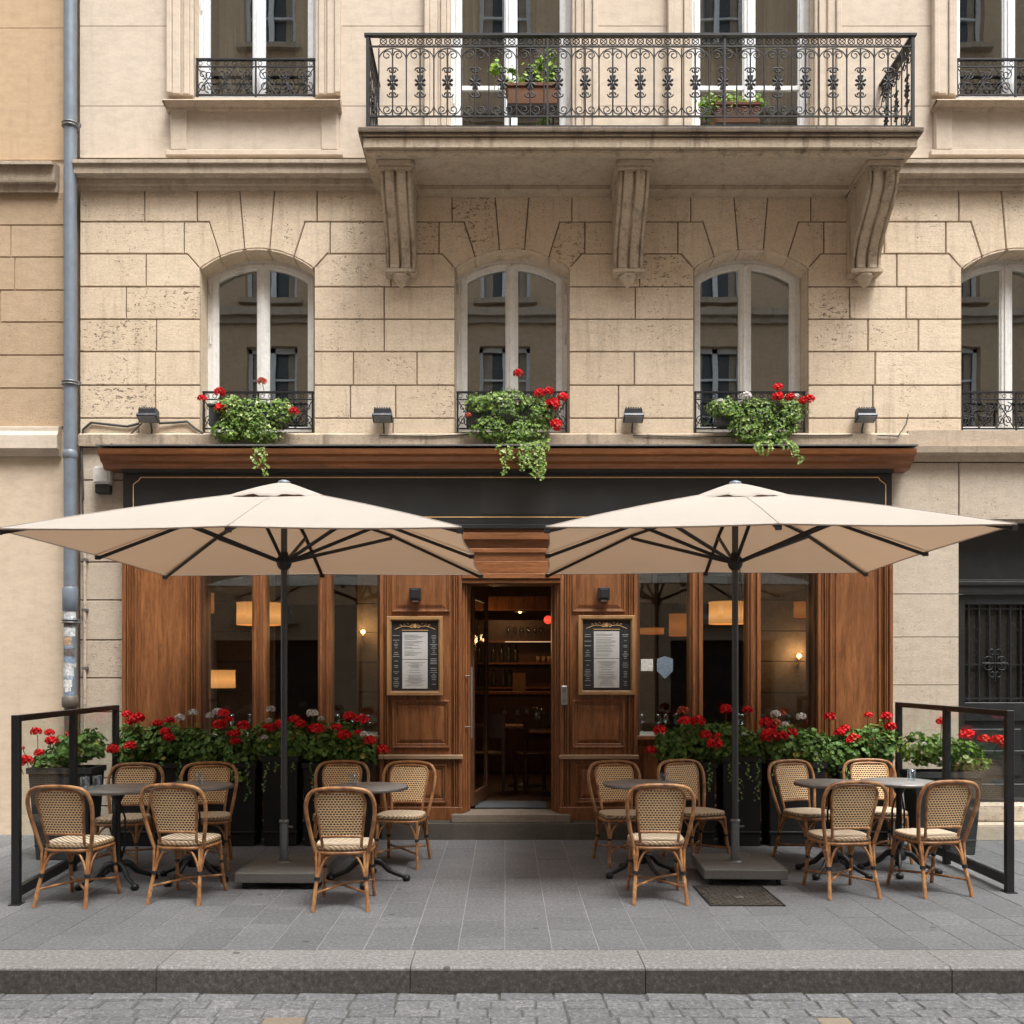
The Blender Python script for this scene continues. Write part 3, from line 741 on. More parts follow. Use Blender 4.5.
def rail_tile(mb, P, wdt, zb, zt, first):              # P(u) -> point along the rail; one 0.25 m bay with scrolls
    def T(pts, r=.0045, n=5, closed=False): mb.tube([P(u, z) for u, z in pts], r*1.28, n, closed)
    zl, zh = zb+.12, zt-.13; h = wdt/2
    T([(h, zl-.0), (h, zh)], .006, 6)
    for zc, s in ((zl, 1), (zh, -1)):
        for d in (-1, 1):                               # arch springing to the side bars, curled ends
            T([(h+d*h*math.sin(a), zc+s*(h*.85)*(1-math.cos(a))) for a in [i*PI/2/6 for i in range(7)]], .0042)
            sp = [(h+d*.052+d*.046*(1-.72*i/12)*math.cos(2.6*PI*i/12+PI), zc+s*(.062)+s*.046*(1-.72*i/12)*math.sin(2.6*PI*i/12+PI)) for i in range(13)]
            T(sp, .0042)
    zc = (zl+zh)/2                                      # rosette
    for a in range(8):
        an = a*PI/4+PI/8; T([(h+.014*math.cos(an), zc+.018*math.sin(an)), (h+.050*math.cos(an), zc+.068*math.sin(an))], .0095, 5)
    for a in (1, -1):
        for d in (-1, 1):
            T([(h+d*.034*(1-.7*i/10)*math.cos(2.2*PI*i/10)+d*.016, zc+a*.110+a*.030*math.sin(2.2*PI*i/10)*(1-.7*i/10)) for i in range(11)], .0055)
    T([(0, zl), (0, zh)], .0055, 6)
    zz = zt-.065                                        # lace band
    for q in range(3):
        uc = wdt*(q+.5)/3
        T([(uc+.030*math.cos(a*PI/5), zz+.030*math.sin(a*PI/5)) for a in range(10)], .0045, 4, True)
        T([(uc-.042, zz+.035), (uc, zz), (uc+.042, zz-.035)], .003, 4); T([(uc-.042, zz-.035), (uc, zz), (uc+.042, zz+.035)], .003, 4)
rl = MB(); RX0, RX1, RY = -1.265, 3.755, -.79; RB, RT = 6.625, 7.50
nb = 19; wd = .2535; R0 = RX0+.103
rl.tube([(R0+nb*wd, RY, RB+.12), (R0+nb*wd, RY, RT-.13)], .0055, 6)
for i in range(nb): rail_tile(rl, lambda u, z, i=i: (R0+i*wd+u, RY, z), wd, RB, RT, i == 0)
for xx in (RX0, RX1):
    ns = 3; wy = (-.02-RY)/ns
    for i in range(ns): rail_tile(rl, lambda u, z, i=i: (xx, RY+i*wy+u, z), wy, RB, RT, False)
def bar(x0, x1, y0, y1, z0, z1): rl.box(x0, x1, y0, y1, z0, z1)
bar(RX0-.03, RX1+.03, RY-.022, RY+.022, RT-.02, RT+.002); bar(RX0, RX1, RY-.007, RY+.007, RT-.118, RT-.105); bar(RX0, RX1, RY-.007, RY+.007, RB+.112, RB+.126); bar(RX0, RX1, RY-.007, RY+.007, RB+.02, RB+.034)
for xx in (RX0, RX1):
    bar(xx-.02, xx+.02, RY, -.005, RT-.02, RT); bar(xx-.007, xx+.007, RY, -.005, RT-.118, RT-.105); bar(xx-.007, xx+.007, RY, -.005, RB+.112, RB+.126); bar(xx-.007, xx+.007, RY, -.005, RB+.02, RB+.034)
    bar(xx-.014, xx+.014, RY-.014, RY+.014, ZT, RT)
for f_ in (.33, .655): bar(RX0+(RX1-RX0)*f_-.009, RX0+(RX1-RX0)*f_+.009, RY-.010, RY+.010, ZT, RT)
rl.build('railing', M['iron'], bal)

# ---- side door of the building (dark, right)
dr = MB(); dx0, dx1 = door_hole[0], door_hole[1]; dz1 = door_hole[3]
dr.box(dx0, dx1, .22, .30, Z(578), dz1); dr.box(dx0, dx1, .16, .28, Z(592), Z(578)); dr.box(dx0, dx1, .14, .2, Z(584), Z(580))
dr.box(dx0, dx0+.06, .17, .30, .30, Z(592)); dr.box(dx1-.06, dx1, .17, .30, .30, Z(592))
lw = (dx1-dx0-.12)/2
for kx in range(2):
    xa = dx0+.06+kx*lw; xb = xa+lw
    for (a, b, c_, d) in ((xa+.003, xa+.09, Z(800), Z(593)), (xb-.09, xb-.003, Z(800), Z(593)), (xa+.09, xb-.09, Z(603), Z(593)), (xa+.09, xb-.09, Z(722), Z(703)), (xa+.09, xb-.09, Z(800), Z(786))): dr.box(a, b, .20, .26, c_, d)
    dr.box(xa+.09, xb-.09, .225, .25, Z(786), Z(722)); dr.box(xa+.15, xb-.15, .205, .226, Z(778), Z(730)); dr.box(xa+.09, xb-.09, .20, .225, Z(756), Z(752))
dro = dr.build('side_door', M['door_g'], bld, bevel=.006)
gr = MB()
for kx in range(2):
    xa = dx0+.06+kx*lw+.09; xb = xa+lw-.18; n = 6
    for i in range(n): x = xa+(xb-xa)*(i+.5)/n; gr.tube([(x, .235, Z(703)), (x, .235, Z(603))], .010, 6)
    gr.box(xa, xb, .228, .242, Z(700), Z(698)); gr.box(xa, xb, .228, .242, Z(665), Z(663.6)); gr.box(xa, xb, .228, .242, Z(608), Z(606.6))
    cx = (xa+xb)/2; cz = Z(663)
    for a in range(4):
        for d in (-1, 1):
            an = a*PI/2; ux, uz = math.cos(an), math.sin(an); k_ = 1.45 if a % 2 else 1.0
            pts = []
            for i in range(13):
                t_ = i/12; rr = .05*(1-.7*t_); th = 2.3*PI*t_
                l = .075*k_+rr*math.cos(th+PI)*1.0; s_ = d*(.03+rr*math.sin(th)*.9)
                pts.append((cx+ux*l-uz*s_, .222, cz+uz*l+ux*s_))
            gr.tube(pts, .005, 5)
        gr.tube([(cx, .222, cz), (cx+ux*.13*k_, .222, cz+uz*.13*k_)], .006, 5)
gr.build('door_grille', M['door_g'], dro)
b_ = MB(); b_.box(dx0+.1, dx1-.1, .262, .29, Z(703), Z(600)); b_.build('door_glass', m_flat('dusty_dark_glass', (.02,.018,.016), .25, bump=0), dro)
kn = MB(); kn.box(dx0+.06+lw-.075, dx0+.06+lw-.02, .185, .2, Z(713), Z(705)); kn.lathe([(0, 0), (.02, .0), (.025, .02), (0, .03)], (dx0+.06+lw+.05, .19, Z(709)), 10); kn.build('door_knob', M['frame_oak'], dro)
st = MB(); st.box(4.45, 6.5, -.32, .12, -.01, .145); st.box(4.53, 6.31, -.10, .5, .146, .30)
st.build('door_step', M['low'], bld, bevel=.012, seg=2)

# ================================================================== NEIGHBOUR
nbh = thing('neighbouring_house', 'ochre rendered house with cream ground floor, left of the grey drainpipe', 'house', (-6, 0, 0))
n_ = MB(); n_.box(-10.5, -4.31, .016, 5, -.2, 10.6); n_.build('wall', M['nb_low'], nbh)
n_ = MB(); rn = random.Random(9)
rws = [192, 225, 257, 290, 322, 355, 388, 427]
for i in range(len(rws)-1):
    x = -10.4+rn.random()*.4
    while x < -4.31:
        L = rn.uniform(.5, 1.15); x1 = min(x+L, -4.31)
        if x1 > -4.75: x1 = -4.31
        n_.block([(x,Z(rws[i+1])),(x1,Z(rws[i+1])),(x1,Z(rws[i])),(x,Z(rws[i]))], .0, gap=.003, bev=.005, dep=.02, r=rn.random()); x = x1
n_.build('block_courses', M['nb_block'], nbh)
n_ = MB()
for a, b in ((-120, 28), (28, 160)): n_.block([(-10.4,Z(b)),(-4.31,Z(b)),(-4.31,Z(a)),(-10.4,Z(a))], 0, gap=.001, bev=.002, dep=.02, r=.4)
n_.build('upper_wall', M['nb_plaster'], nbh)
n_ = MB(); n_.profile_x([(.01, Z(193)), q_(-.05, 192), q_(-.055, 184), q_(-.10, 182), q_(-.105, 180), q_(-.11, 165), q_(-.16, 164), q_(-.16, 160.5), (.01, PZ(159,-.16)+.02)][::-1], -10.4, -4.46)
n_.build('cornice', M['trim'], nbh)
n_ = MB(); n_.profile_x([(.014, Z(456)), q_(-.03, 456), q_(-.05, 450), q_(-.09, 448), q_(-.09, 435), q_(-.06, 431), q_(-.06, 427), (.014, Z(426))][::-1], -10.4, -4.44)
n_.build('ledge', M['stone_up'], nbh)

# ================================================================== OPPOSITE HOUSES (seen in the panes)
opp = thing('opposite_house', 'tan rendered house across the street, seen only as a reflection in the window panes', 'house', (0, -13.4, 0))
ow = MB(); oc = [-16.4, -10.9, -5.5, 0.0, 5.0, 10.6, 16]; OH = 19.3
oholes = [(c-.6, c+.6, a, b) for c in oc for a, b in ((2.9, 4.9), (6.8, 9.35), (10.45, 12.9), (16.3, 18.4))] + [(c-1.2, c+1.2, 0, 2.4) for c in oc]
wall_cells(ow, -20, 20, -.2, OH, oholes, -13.0)
for a, b, c_, d in oholes: reveal(ow, [(a,c_),(b,c_),(b,d),(a,d)], -13.0, -13.35)
ow.add([(-20,-19,-.2),(20,-19,-.2),(20,-19,OH),(-20,-19,OH)], [(0,1,2,3)]); ow.add([(-20,-13,OH),(20,-13,OH),(20,-19,OH),(-20,-19,OH)], [(0,1,2,3)])
for xx in (-20, 20): ow.add([(xx,-13,-.2),(xx,-19,-.2),(xx,-19,OH),(xx,-13,OH)], [(0,1,2,3)])
ow.build('wall', M['opp'], opp)
oc_ = MB()
for z in (5.4, 10.0, 14.6): oc_.box(-20, 20, -12.997, -12.75, z, z+.18); oc_.box(-20, 20, -12.996, -12.88, z-.14, z-.001)
oc_.build('cornice', M['trim'], opp)
wn = None
for (a, b, c_, d) in oholes:
    if d < 2.5:
        q = MB(); q.box(a, b, -13.33, -13.30, c_, d); q.build('shop_window', M['board'], opp); continue
    q = MB()
    for x0, x1, z0, z1 in ((a, a+.09, c_, d), (b-.09, b, c_, d), ((a+b)/2-.06, (a+b)/2+.06, c_, d), (a, b, c_, c_+.1), (a, b, d-.1, d)): q.box(x0, x1, -13.26, -13.2, z0, z1)
    for zz in (c_+(d-c_)*.36, c_+(d-c_)*.70): q.box(a, b, -13.28, -13.23, zz, zz+.045)
    q.box(a, b, -13.36, -13.33, c_, d, m=1); q.box(a+.09, a+.30, -13.325, -13.315, c_+.1, d-.1, m=3); q.box(b-.26, b-.09, -13.325, -13.315, c_+.1, d-.1, m=3)
    q.box(a-.15, b+.15, -13.0, -12.82, c_-.14, c_-.02, m=2)
    q.build('window', [M['white_paint'], M['opp_pane'], M['trim'], M['curtain']], opp)

# parked car across the street (only its reflection shows in the shop panes)
car = thing('parked_car', 'dark parked car across the street, faintly reflected in the rightmost shop pane', 'car', (7.4, -11.2, RZ))
def car_part(name, prof, y0, y1, mat, bevel=.04, par=None):
    b = MB(); b.prism([(x+7.4, z+RZ) for x, z in prof], y0-11.2, y1-11.2); return b.build(name, mat, par or car, bevel=bevel, seg=2)
body = [(-2.1,.32),(-1.75,.24),(1.85,.24),(2.1,.34),(2.12,.75),(2.0,.92),(1.5,.98),(-.85,.95),(-1.75,.84),(-2.08,.68)]
car_part('body', body, -.86, .86, M['car_body'], .06)
cabin = [(-.95,.94),(1.55,.97),(1.25,1.38),(.75,1.47),(-.05,1.46),(-.45,1.32)]
cb_ = car_part('cabin', cabin, -.72, .72, M['car_body'], .07)
for y0, y1 in ((.705, .735), (-.735, -.705)):
    car_part('side_window', [(-.72,1.0),(.28,1.0),(.28,1.36),(-.08,1.36),(-.36,1.24)], y0, y1, M['opp_pane'], .008, cb_)
    car_part('side_window', [(.36,1.0),(1.36,1.0),(1.16,1.32),(.72,1.37),(.36,1.37)], y0, y1, M['opp_pane'], .008, cb_)
for x in (-1.35, 1.3):
    for y in (-.78, .78):
        b = MB(); b.M = Matrix.Translation((7.4+x, -11.2+y, .31+RZ)) @ Matrix.Rotation(PI/2, 4, 'X')
        b.lathe([(.17,-.1),(.29,-.1),(.31,-.07),(.31,.07),(.29,.1),(.17,.1)], n=28); wh = b.build('wheel', M['tyre'], car)
        b = MB(); b.M = Matrix.Translation((7.4+x, -11.2+y, .31+RZ)) @ Matrix.Rotation(PI/2, 4, 'X'); b.lathe([(.16,-.085),(.19,-.105),(.19,.105),(.16,.085)], n=20); b.build('rim', M['steel'], wh)
for y in (-.62, .62): car_part('headlight', [(-2.10,.58),(-1.98,.58),(-1.90,.72),(-2.04,.70)], y-.16, y+.16, M['plastic_w'], .01)

# ================================================================== WOODEN SHOPFRONT
shop = thing('wooden_shopfront', 'varnished oak restaurant front with black fascia board above the two parasols', 'shopfront', (0, 0, 0))
YF = -.12                                              # face of the joinery
X_ = lambda px, Y=YF: PX(px, Y)
Q = lambda py, Y=YF: PZ(py, Y)
FX0, FX1 = X_(123), X_(892)
c_ = MB()
pr = [(-.13, Q(469,-.2)), (-.17, Q(468,-.2)), (-.20, Q(463,-.25)), (-.25, Q(461,-.25)), (-.27, Q(456,-.3)), (-.32, Q(454,-.3)), (-.33, Q(449,-.35)), (-.33, Q(448,-.35)), (.01, Q(446,-.33)), (.01, Q(469,-.2))]
c_.profile_x(pr[::-1], X_(97,-.33), X_(917,-.33)); c_.build('cornice', M['wood_h'], shop)
c_ = MB(); c_.box(X_(95,-.35), X_(919,-.35), -.345, .0, Q(446,-.33)+.001, Q(446,-.33)+.014); c_.build('flashing', M['zinc'], shop)
fb = MB(); zf1, zf0 = Q(470), Q(526)
fb.box(FX0, FX1, YF, .03, zf0, zf1); fb.box(FX0-.0, FX1+.0, YF-.03, YF-.001, zf0-.03, zf0+.012); fb.box(FX0, FX1, YF-.05, YF-.001, zf1-.035, zf1+.01)
fo = fb.build('fascia', M['fascia'], shop, bevel=.004)
gl = MB(); gz1, gz0 = Q(477), Q(517.5); gx0, gx1 = X_(133), X_(886); t_ = .008; n_c = .075
pts = [(gx0+n_c, gz0), (gx1-n_c, gz0), (gx1-n_c+.02, gz0+.03), (gx1-.02, gz0+n_c-.02), (gx1, gz0+n_c), (gx1, gz1-n_c), (gx1-.02, gz1-n_c+.02), (gx1-n_c+.02, gz1-.03), (gx1-n_c, gz1), (gx0+n_c, gz1), (gx0+n_c-.02, gz1-.03), (gx0+.02, gz1-n_c+.02), (gx0, gz1-n_c), (gx0, gz0+n_c), (gx0+.02, gz0+n_c-.02), (gx0+n_c-.02, gz0+.03)]
gl.ring(pts, inset(pts, t_), YF-.004, YF-.001); gl.build('gold_line', M['gold'], fo)
gp = MB(); gp.box(X_(481), X_(556), YF-.003, YF-.0005, Q(514), Q(482)); gp.build('faded_patch', M['patch'], fo)

def panel(mb, x0, x1, z0, z1, y=YF, fr=.045, dep=.02): # raised and fielded panel with moulded frame
    a = [(x0,z0),(x1,z0),(x1,z1),(x0,z1)]
    mb.ring(a, inset(a, fr*.5), y-.022, y+.001); b = inset(a, fr*.5); c = inset(a, fr)
    mb.ring(b, c, y-.012, y+.001); d = inset(a, fr+.02)
    n = 4; v = [(x,y-.002,z) for x,z in inset(a, fr+.006)]+[(x,y-.012,z) for x,z in inset(a, fr+.04)]
    mb.add(v, [(i,(i+1)%4,(i+1)%4+4,i+4) for i in range(4)]+[(4,5,6,7)], random.random())
def pier(x0, x1, inner):                               # timber pier between openings
    b = MB(); b.box(x0, x1, YF, .25, .17, zf0-.03)
    n = 1
    # vertical fluting at both edges
    for s, xe in ((1, x0), (-1, x1)):
        for o0, o1, d in ((.0, .035, .03), (.045, .06, .018), (.07, .082, .03), (.092, .10, .012)):
            xa, xb = xe+s*o0, xe+s*o1; b.box(min(xa,xb), max(xa,xb), YF-d, YF+.001, .301 if inner else .301, zf0-.031)
    a, c = x0+.12, x1-.12
    if inner:
        panel(b, a, c, Q(748), Q(700)); panel(b, a+.03, c-.03, Q(803), Q(764))
        panel(b, a, c, Q(612), Q(548), fr=.03)
    else:
        b.box(a+.0, a+.02, YF-.022, YF+.001, .301, zf0-.03); b.box(c-.02, c, YF-.022, YF+.001, .301, zf0-.03)
        b.box(a+.06, c-.06, YF-.010, YF+.001, .9, zf0-.03)
    b.box(x0-.01, x1+.01, YF-.045, YF+.0, .17, .30)
    o = b.build('pier', M['wood'], shop, bevel=.004)
    l = MB(); l.box(x0-.012, x1+.012, YF-.055, YF+.0, Q(759), Q(754.5)); l.build('ledge', M['wood_ledge'], o, bevel=.006)
    return o
XA = [X_(123), X_(200), X_(380), X_(462), X_(560), X_(637), X_(817), X_(892)]
pier(XA[0], XA[1], False); pl = pier(XA[2], XA[3], True); prr = pier(XA[4], XA[5], True); pier(XA[6], XA[7], False)
# window bays
ZW0, ZW1 = Q(737), Q(543)
for x0, x1, m1, m2 in ((XA[1], XA[2], (252, 265), (318, 331)), (XA[5], XA[6], (690, 703), (748, 761))):
    b = MB()
    b.box(x0, x1, -.06, .10, ZW1, zf0-.031)            # head
    b.build('bay_head', M['wood'], shop, bevel=.004); b = MB()
    b.box(x0, x1, -.095, .12, ZW0-.06, ZW0); b.box(x0+.001, x1-.001, -.12, -.06, ZW0-.03, ZW0+.012)
    b.box(x0, x1, -.05, .10, .17, ZW0-.06); b.box(x0, x1, -.09, -.05, .17, .31)
    n = 3
    for i in range(n): panel(b, x0+.05+(x1-x0-.1)*i/n+.02, x0+.05+(x1-x0-.1)*(i+1)/n-.02, .36, ZW0-.11, -.05)
    o = b.build('window_bay', M['wood'], shop, bevel=.004)
    for a, c in (m1, m2):
        mu = MB(); xa, xc = X_(a, -.1), X_(c, -.1); mu.box(xa, xc, -.10, .10, ZW0, ZW1); mu.box(xa+.02, xa+.045, -.125, -.10, ZW0+.01, ZW1); mu.box(xc-.045, xc-.02, -.125, -.10, ZW0+.01, ZW1)
        mu.build('mullion', M['wood'], o, bevel=.004)
    fr = MB()
    for xe, s in ((x0, 1), (x1, -1)): fr.box(min(xe, xe+s*.03), max(xe, xe+s*.03), -.09, .08, ZW0, ZW1)
    fr.build('frame', M['wood_d'], o, bevel=.003)
    ed = [x0+.03, X_(m1[0], -.1), X_(m1[1], -.1), X_(m2[0], -.1), X_(m2[1], -.1), x1-.03]
    for i in (0, 2, 4):
        g = MB(); g.box(ed[i], ed[i+1], -.02, -.012, ZW0, ZW1); g.build('pane', M['glass_shop'], o)
# door surround
b = MB(); dx0, dx1 = XA[3], XA[4]; DZ1 = Q(584)
b.box(dx0, dx1, YF+.03, .14, Q(548), zf0-.031); b.box(dx0, dx1, YF, .16, Q(561), Q(548)-.0)
b.box(dx0, dx1, YF-.03, .15, Q(540), Q(533)); b.box(dx0, dx1, YF-.02, YF+.001, Q(553), Q(549))
b.box(dx0, dx1, YF-.01, .16, DZ1, Q(561)); b.box(dx0, dx1, YF-.045, YF-.01, Q(579), Q(574)); b.box(dx0, dx1, YF-.025, YF-.01, Q(583.5), Q(580))
b.build('transom', M['wood_h'], shop, bevel=.005)
b = MB()
for xe, s in ((dx0, 1), (dx1, -1)):
    for o0, o1, y0 in ((.0, .03, YF+.02), (.03, .05, YF+.05), (.05, .075, .03)):
        xa, xb = xe+s*o0, xe+s*o1; b.box(min(xa,xb), max(xa,xb), y0, .20, .24, DZ1)
b.build('door_jamb', M['wood'], shop, bevel=.004)
# plinth, threshold and doormat
b = MB(); b.box(FX0-.02, dx0-.1, -.19, .05, -.01, .169); b.box(dx1+.1, FX1+.02, -.19, .05, -.01, .169); b.build('plinth', M['plinth'], shop, bevel=.006)
b = MB(); b.box(X_(381,-.3), X_(640,-.3), -.30, -.1901, -.01, .155); b.build('front_step', M['plinth'], shop, bevel=.01, seg=2)
b = MB(); b.box(dx0-.099, dx1+.099, -.25, .18, .1555, .235); b.build('threshold', M['threshold'], shop, bevel=.008, seg=2)
# open glazed door leaf, hinged left and swung inward
leaf = MB(); lw_ = .80
ang = math.radians(80)
leaf.M = Matrix.Translation((dx0+.085, .20, 0)) @ Matrix.Rotation(ang, 4, 'Z')
for a0, a1, z0, z1 in ((0, .07, .26, DZ1-.02), (lw_-.07, lw_, .26, DZ1-.02), (.07, lw_-.07, .26, .40), (.07, lw_-.07, DZ1-.12, DZ1-.02)): leaf.box(a0, a1, -.02, .02, z0, z1)
lo = leaf.build('door', M['wood_d'], shop, bevel=.004)
g = MB(); g.M = leaf.M; g.box(.07, lw_-.07, -.004, .004, .40, DZ1-.12); g.build('pane', M['glass_shop'], lo)
h = MB()                                               # long bar pull standing off the leaf
hx = PX(471.5, -.10); h.tube([(hx, -.10, PZ(738,-.10)), (hx, -.10, PZ(667,-.10))], .011, 10)
for py in (676, 727): h.tube([(hx, -.10, PZ(py,-.10)), (dx0+.03, -.085, PZ(py,-.10))], .007, 8)
h.build('pull_handle', M['steel'], shop)

# ---- small fittings on the front (things of their own)
def lamp_cube(px, py, side):
    t = thing('wall_lamp', 'small black cube wall lamp on the oak pier above the %s menu case' % side, 'wall lamp', (X_(px), YF-.022, Q(py)))
    b = MB(); b.box(-.055, .055, -.11, 0, -.06, .06); b.box(-.04, .04, -.118, -.11, -.045, .045); b.build('lamp_body', M['black'], t, bevel=.006, local=True)
    b = MB(); b.lathe([(.03, -.0), (.03, .012)], (0, -.055, -.073), 16); b.build('lens', M['plastic_w'], t, local=True)
lamp_cube(416, 595, 'left'); lamp_cube(603, 594.5, 'right')
def menu_case(px0, px1, py0, py1, side):
    x0, x1, z0, z1 = X_(px0, -.15), X_(px1, -.15), Q(py1, -.15), Q(py0, -.15); cx = (x0+x1)/2
    t = thing('menu_case', 'oak framed blackboard menu with two printed sheets, %s of the doorway' % side, 'menu board', (cx, YF-.022, z0))
    a = [(x0,z0),(x1,z0),(x1,z1),(x0,z1)]
    b = MB(); b.ring(a, inset(a, .035), YF-.065, YF-.022); b.ring(inset(a, .035), inset(a, .045), YF-.055, YF-.022, .9); b.build('frame', M['frame_oak'], t, bevel=.004)
    b = MB(); i_ = inset(a, .045); b.prism(i_, YF-.035, YF-.023); b.build('blackboard', M['board'], t)
    rr = random.Random(int(px0)); zm = (z0+z1)/2
    pw = .125
    for kx, (za, zb) in enumerate(((z1-.155, z1-.42), (z1-.425, z1-.71))):
        q = MB(); q.box(cx-pw, cx+pw, YF-.038, YF-.0355, zb, za); po = q.build('menu_sheet', M['paper'], t)
        q = MB(); z = za-.03
        while z > zb+.02:
            wl = rr.uniform(.04, .10); x = cx-wl if kx else cx-pw+.02
            q.box(max(x, cx-pw+.015), min(x+2*wl, cx+pw-.015), YF-.0392, YF-.0384, z, z+.0045); z -= rr.choice([.013, .017, .024])
        q.build('print', M['ink'], po)
    q = MB()                                           # chalk columns either side
    for s in (-1, 1):
        z = z1-.19
        while z > z0+.08:
            wl = rr.uniform(.02, .075); xs = cx+s*.185
            q.box(xs-wl/2, xs+wl/2, YF-.0365, YF-.0353, z, z+.004)
            z -= rr.choice([.016, .02, .045])
    q.build('chalk_lines', M['chalk'], t)
    q = MB()                                           # gilt ornament over the sheets
    zo = z1-.10
    for s in (-1, 1):
        q.tube([(cx+s*(.03+.17*i/10), YF-.037, zo-.010+.030*math.sin(i*.30)*(1-i/20)-.02*i/10) for i in range(11)], .0028, 5)
        for i in range(3): q.tube([(cx+s*(.06+.035*i+.02*k/4), YF-.037, zo+.018-.006*i+.016*math.sin(k*.7)) for k in range(5)], .0025, 4)
        q.tube([(x, YF-.037, z) for x, y, z in spiral(cx+s*.035, zo+.005, .022, 1.4, PI/2, s, 12)], .003, 5)
    q.box(cx-.012, cx+.012, YF-.0375, YF-.0355, zo-.01, zo+.03)
    q.box(cx-.13, cx+.13, YF-.0375, YF-.0355, zo-.038, zo-.033)
    q.build('gilt_ornament', M['gold'], t)
menu_case(387, 443, 616.5, 695.5, 'left'); menu_case(578, 635, 615.5, 695, 'right')
t = thing('intercom', 'slim grey metal intercom on the door jamb right of the doorway', 'intercom', (X_(564), YF-.03, Q(705)))
b = MB(); b.box(-.03, .03, -.03, 0, 0, .19); b.build('housing', M['steel'], t, bevel=.006, local=True)
b = MB(); b.box(-.018, .018, -.034, -.03, .11, .17); b.box(-.012, .012, -.035, -.03, .03, .055); b.build('button', M['zinc'], t, local=True)

def flood(px, py, lab):
    t = thing('floodlight', lab, 'floodlight', (PX(px), -.0, Z(py)))
    b = MB()
    b.box(-.085, .085, -.15, -.03, .02, .09)
    for i in range(7): b.box(-.08+.024*i, -.068+.024*i, -.145, -.035, .09, .105)
    b.build('housing', M['lamp_grey'], t, bevel=.006, local=True)
    b = MB(); b.M = Matrix.Translation((0, -.10, .0)) @ Matrix.Rotation(math.radians(-25), 4, 'X'); b.box(-.10, .10, -.07, .05, -.02, .015); b.build('lamp_head', M['lamp_grey'], t, bevel=.006, local=True)
    b = MB(); b.M = Matrix.Translation((0, -.10, .0)) @ Matrix.Rotation(math.radians(-25), 4, 'X'); b.box(-.085, .085, -.06, .04, -.024, -.0202); b.build('lens', M['zinc'], t, local=True)
    b = MB(); b.tube([(0, -.06, -.02), (0, -.02, -.05), (0, 0, -.10), (0, -.03, -.17)], .008, 6); b.build('bracket', M['lamp_grey'], t, local=True)
G = 'floodlights on the stone wall above the shopfront'
flood(152, 421, 'grey floodlight on the stone wall between the drainpipe and the first arched window')
flood(384, 421, 'grey floodlight on the stone wall under the left balcony corbel')
flood(632, 421, 'grey floodlight on the stone wall under the middle balcony corbel')
flood(862, 421, 'grey floodlight on the stone wall under the right balcony corbel')
for o in list(S.collection.objects):
    if o.name.startswith('floodlight'): o['group'] = G
# security sensor box, cables, conduit
t = thing('security_box', 'white plastic sensor box on the stone wall at the left end of the fascia', 'sensor', (PX(106), 0, Z(495)))
b = MB(); b.box(-.085, .085, -.13, -.0, .09, .27); b.build('housing', M['plastic_w'], t, bevel=.02, seg=3, local=True)
b = MB(); b.box(-.07, .07, -.11, -.01, .0, .09); b.build('lens', M['black'], t, bevel=.01, local=True)
cb = MB()
cb.tube([(PX(83,-.02), -.02, Z(500)), (PX(82,-.02), -.02, Z(470)), (PX(81,-.02), -.02, Z(445)), (PX(84), -.02, Z(430)), (PX(92), -.02, Z(423)), (PX(110), -.02, Z(425)), (PX(128), -.02, Z(427)), (PX(140), -.02, Z(424))], .013, 6)
cb.tube([(PX(143), -.03, Z(424)), (PX(132), -.02, Z(434)), (PX(122), -.02, Z(441)), (PX(112), -.055, Z(446))], .007, 6)
cb.tube([(PX(160), -.03, Z(424)), (PX(176), -.02, Z(423)), (PX(188), -.02, Z(422)), (PX(196), -.02, Z(429)), (PX(204), -.03, Z(434))], .013, 6)
cb.tube([(PX(83), -.02, Z(500)), (PX(84), -.022, Z(520)), (PX(85), -.02, Z(545))], .009, 6)
tag(cb.build('wall_cable', M['cable']), 'grey cables looping along the stone beside the leftmost floodlight', 'cable')
for P, l in (([(2.45+1.25, -.075, Z(437)), (3.9, -.075, Z(438)), (4.0, -.03, Z(425)), (4.02, -.03, Z(415))], 'short dark cable rising at the right end of the ledge'),
             ([(PX(380), -.068, Z(437)), (PX(430), -.066, Z(438)), (PX(470), -.068, Z(436))], 'thin dark cable on the ledge left of the middle window box'),
             ([(PX(632), -.068, Z(437)), (PX(690), -.066, Z(438.5)), (PX(850), -.068, Z(436.5))], 'thin dark cable on the ledge running behind the right window box')):
    cb = MB(); cb.tube(P, .006, 6); tag(cb.build('wall_cable', M['cable']), l, 'cable')
t = thing('conduit', 'thin beige conduit running down the wall right of the drainpipe', 'pipe', (PX(86), -.03, 0))
b = MB(); b.tube([(0, 0, Z(705)), (0, 0, Z(545))], .017, 8); b.tube([(0, 0, .05), (0, 0, Z(705))], .013, 8); b.build('tube', M['low'], t, local=True)
b = MB()
for z in (Z(610), Z(668), Z(560)): b.box(-.028, .028, -.018, .03, z-.012, z+.012)
b.build('clip', M['zinc'], t, local=True)
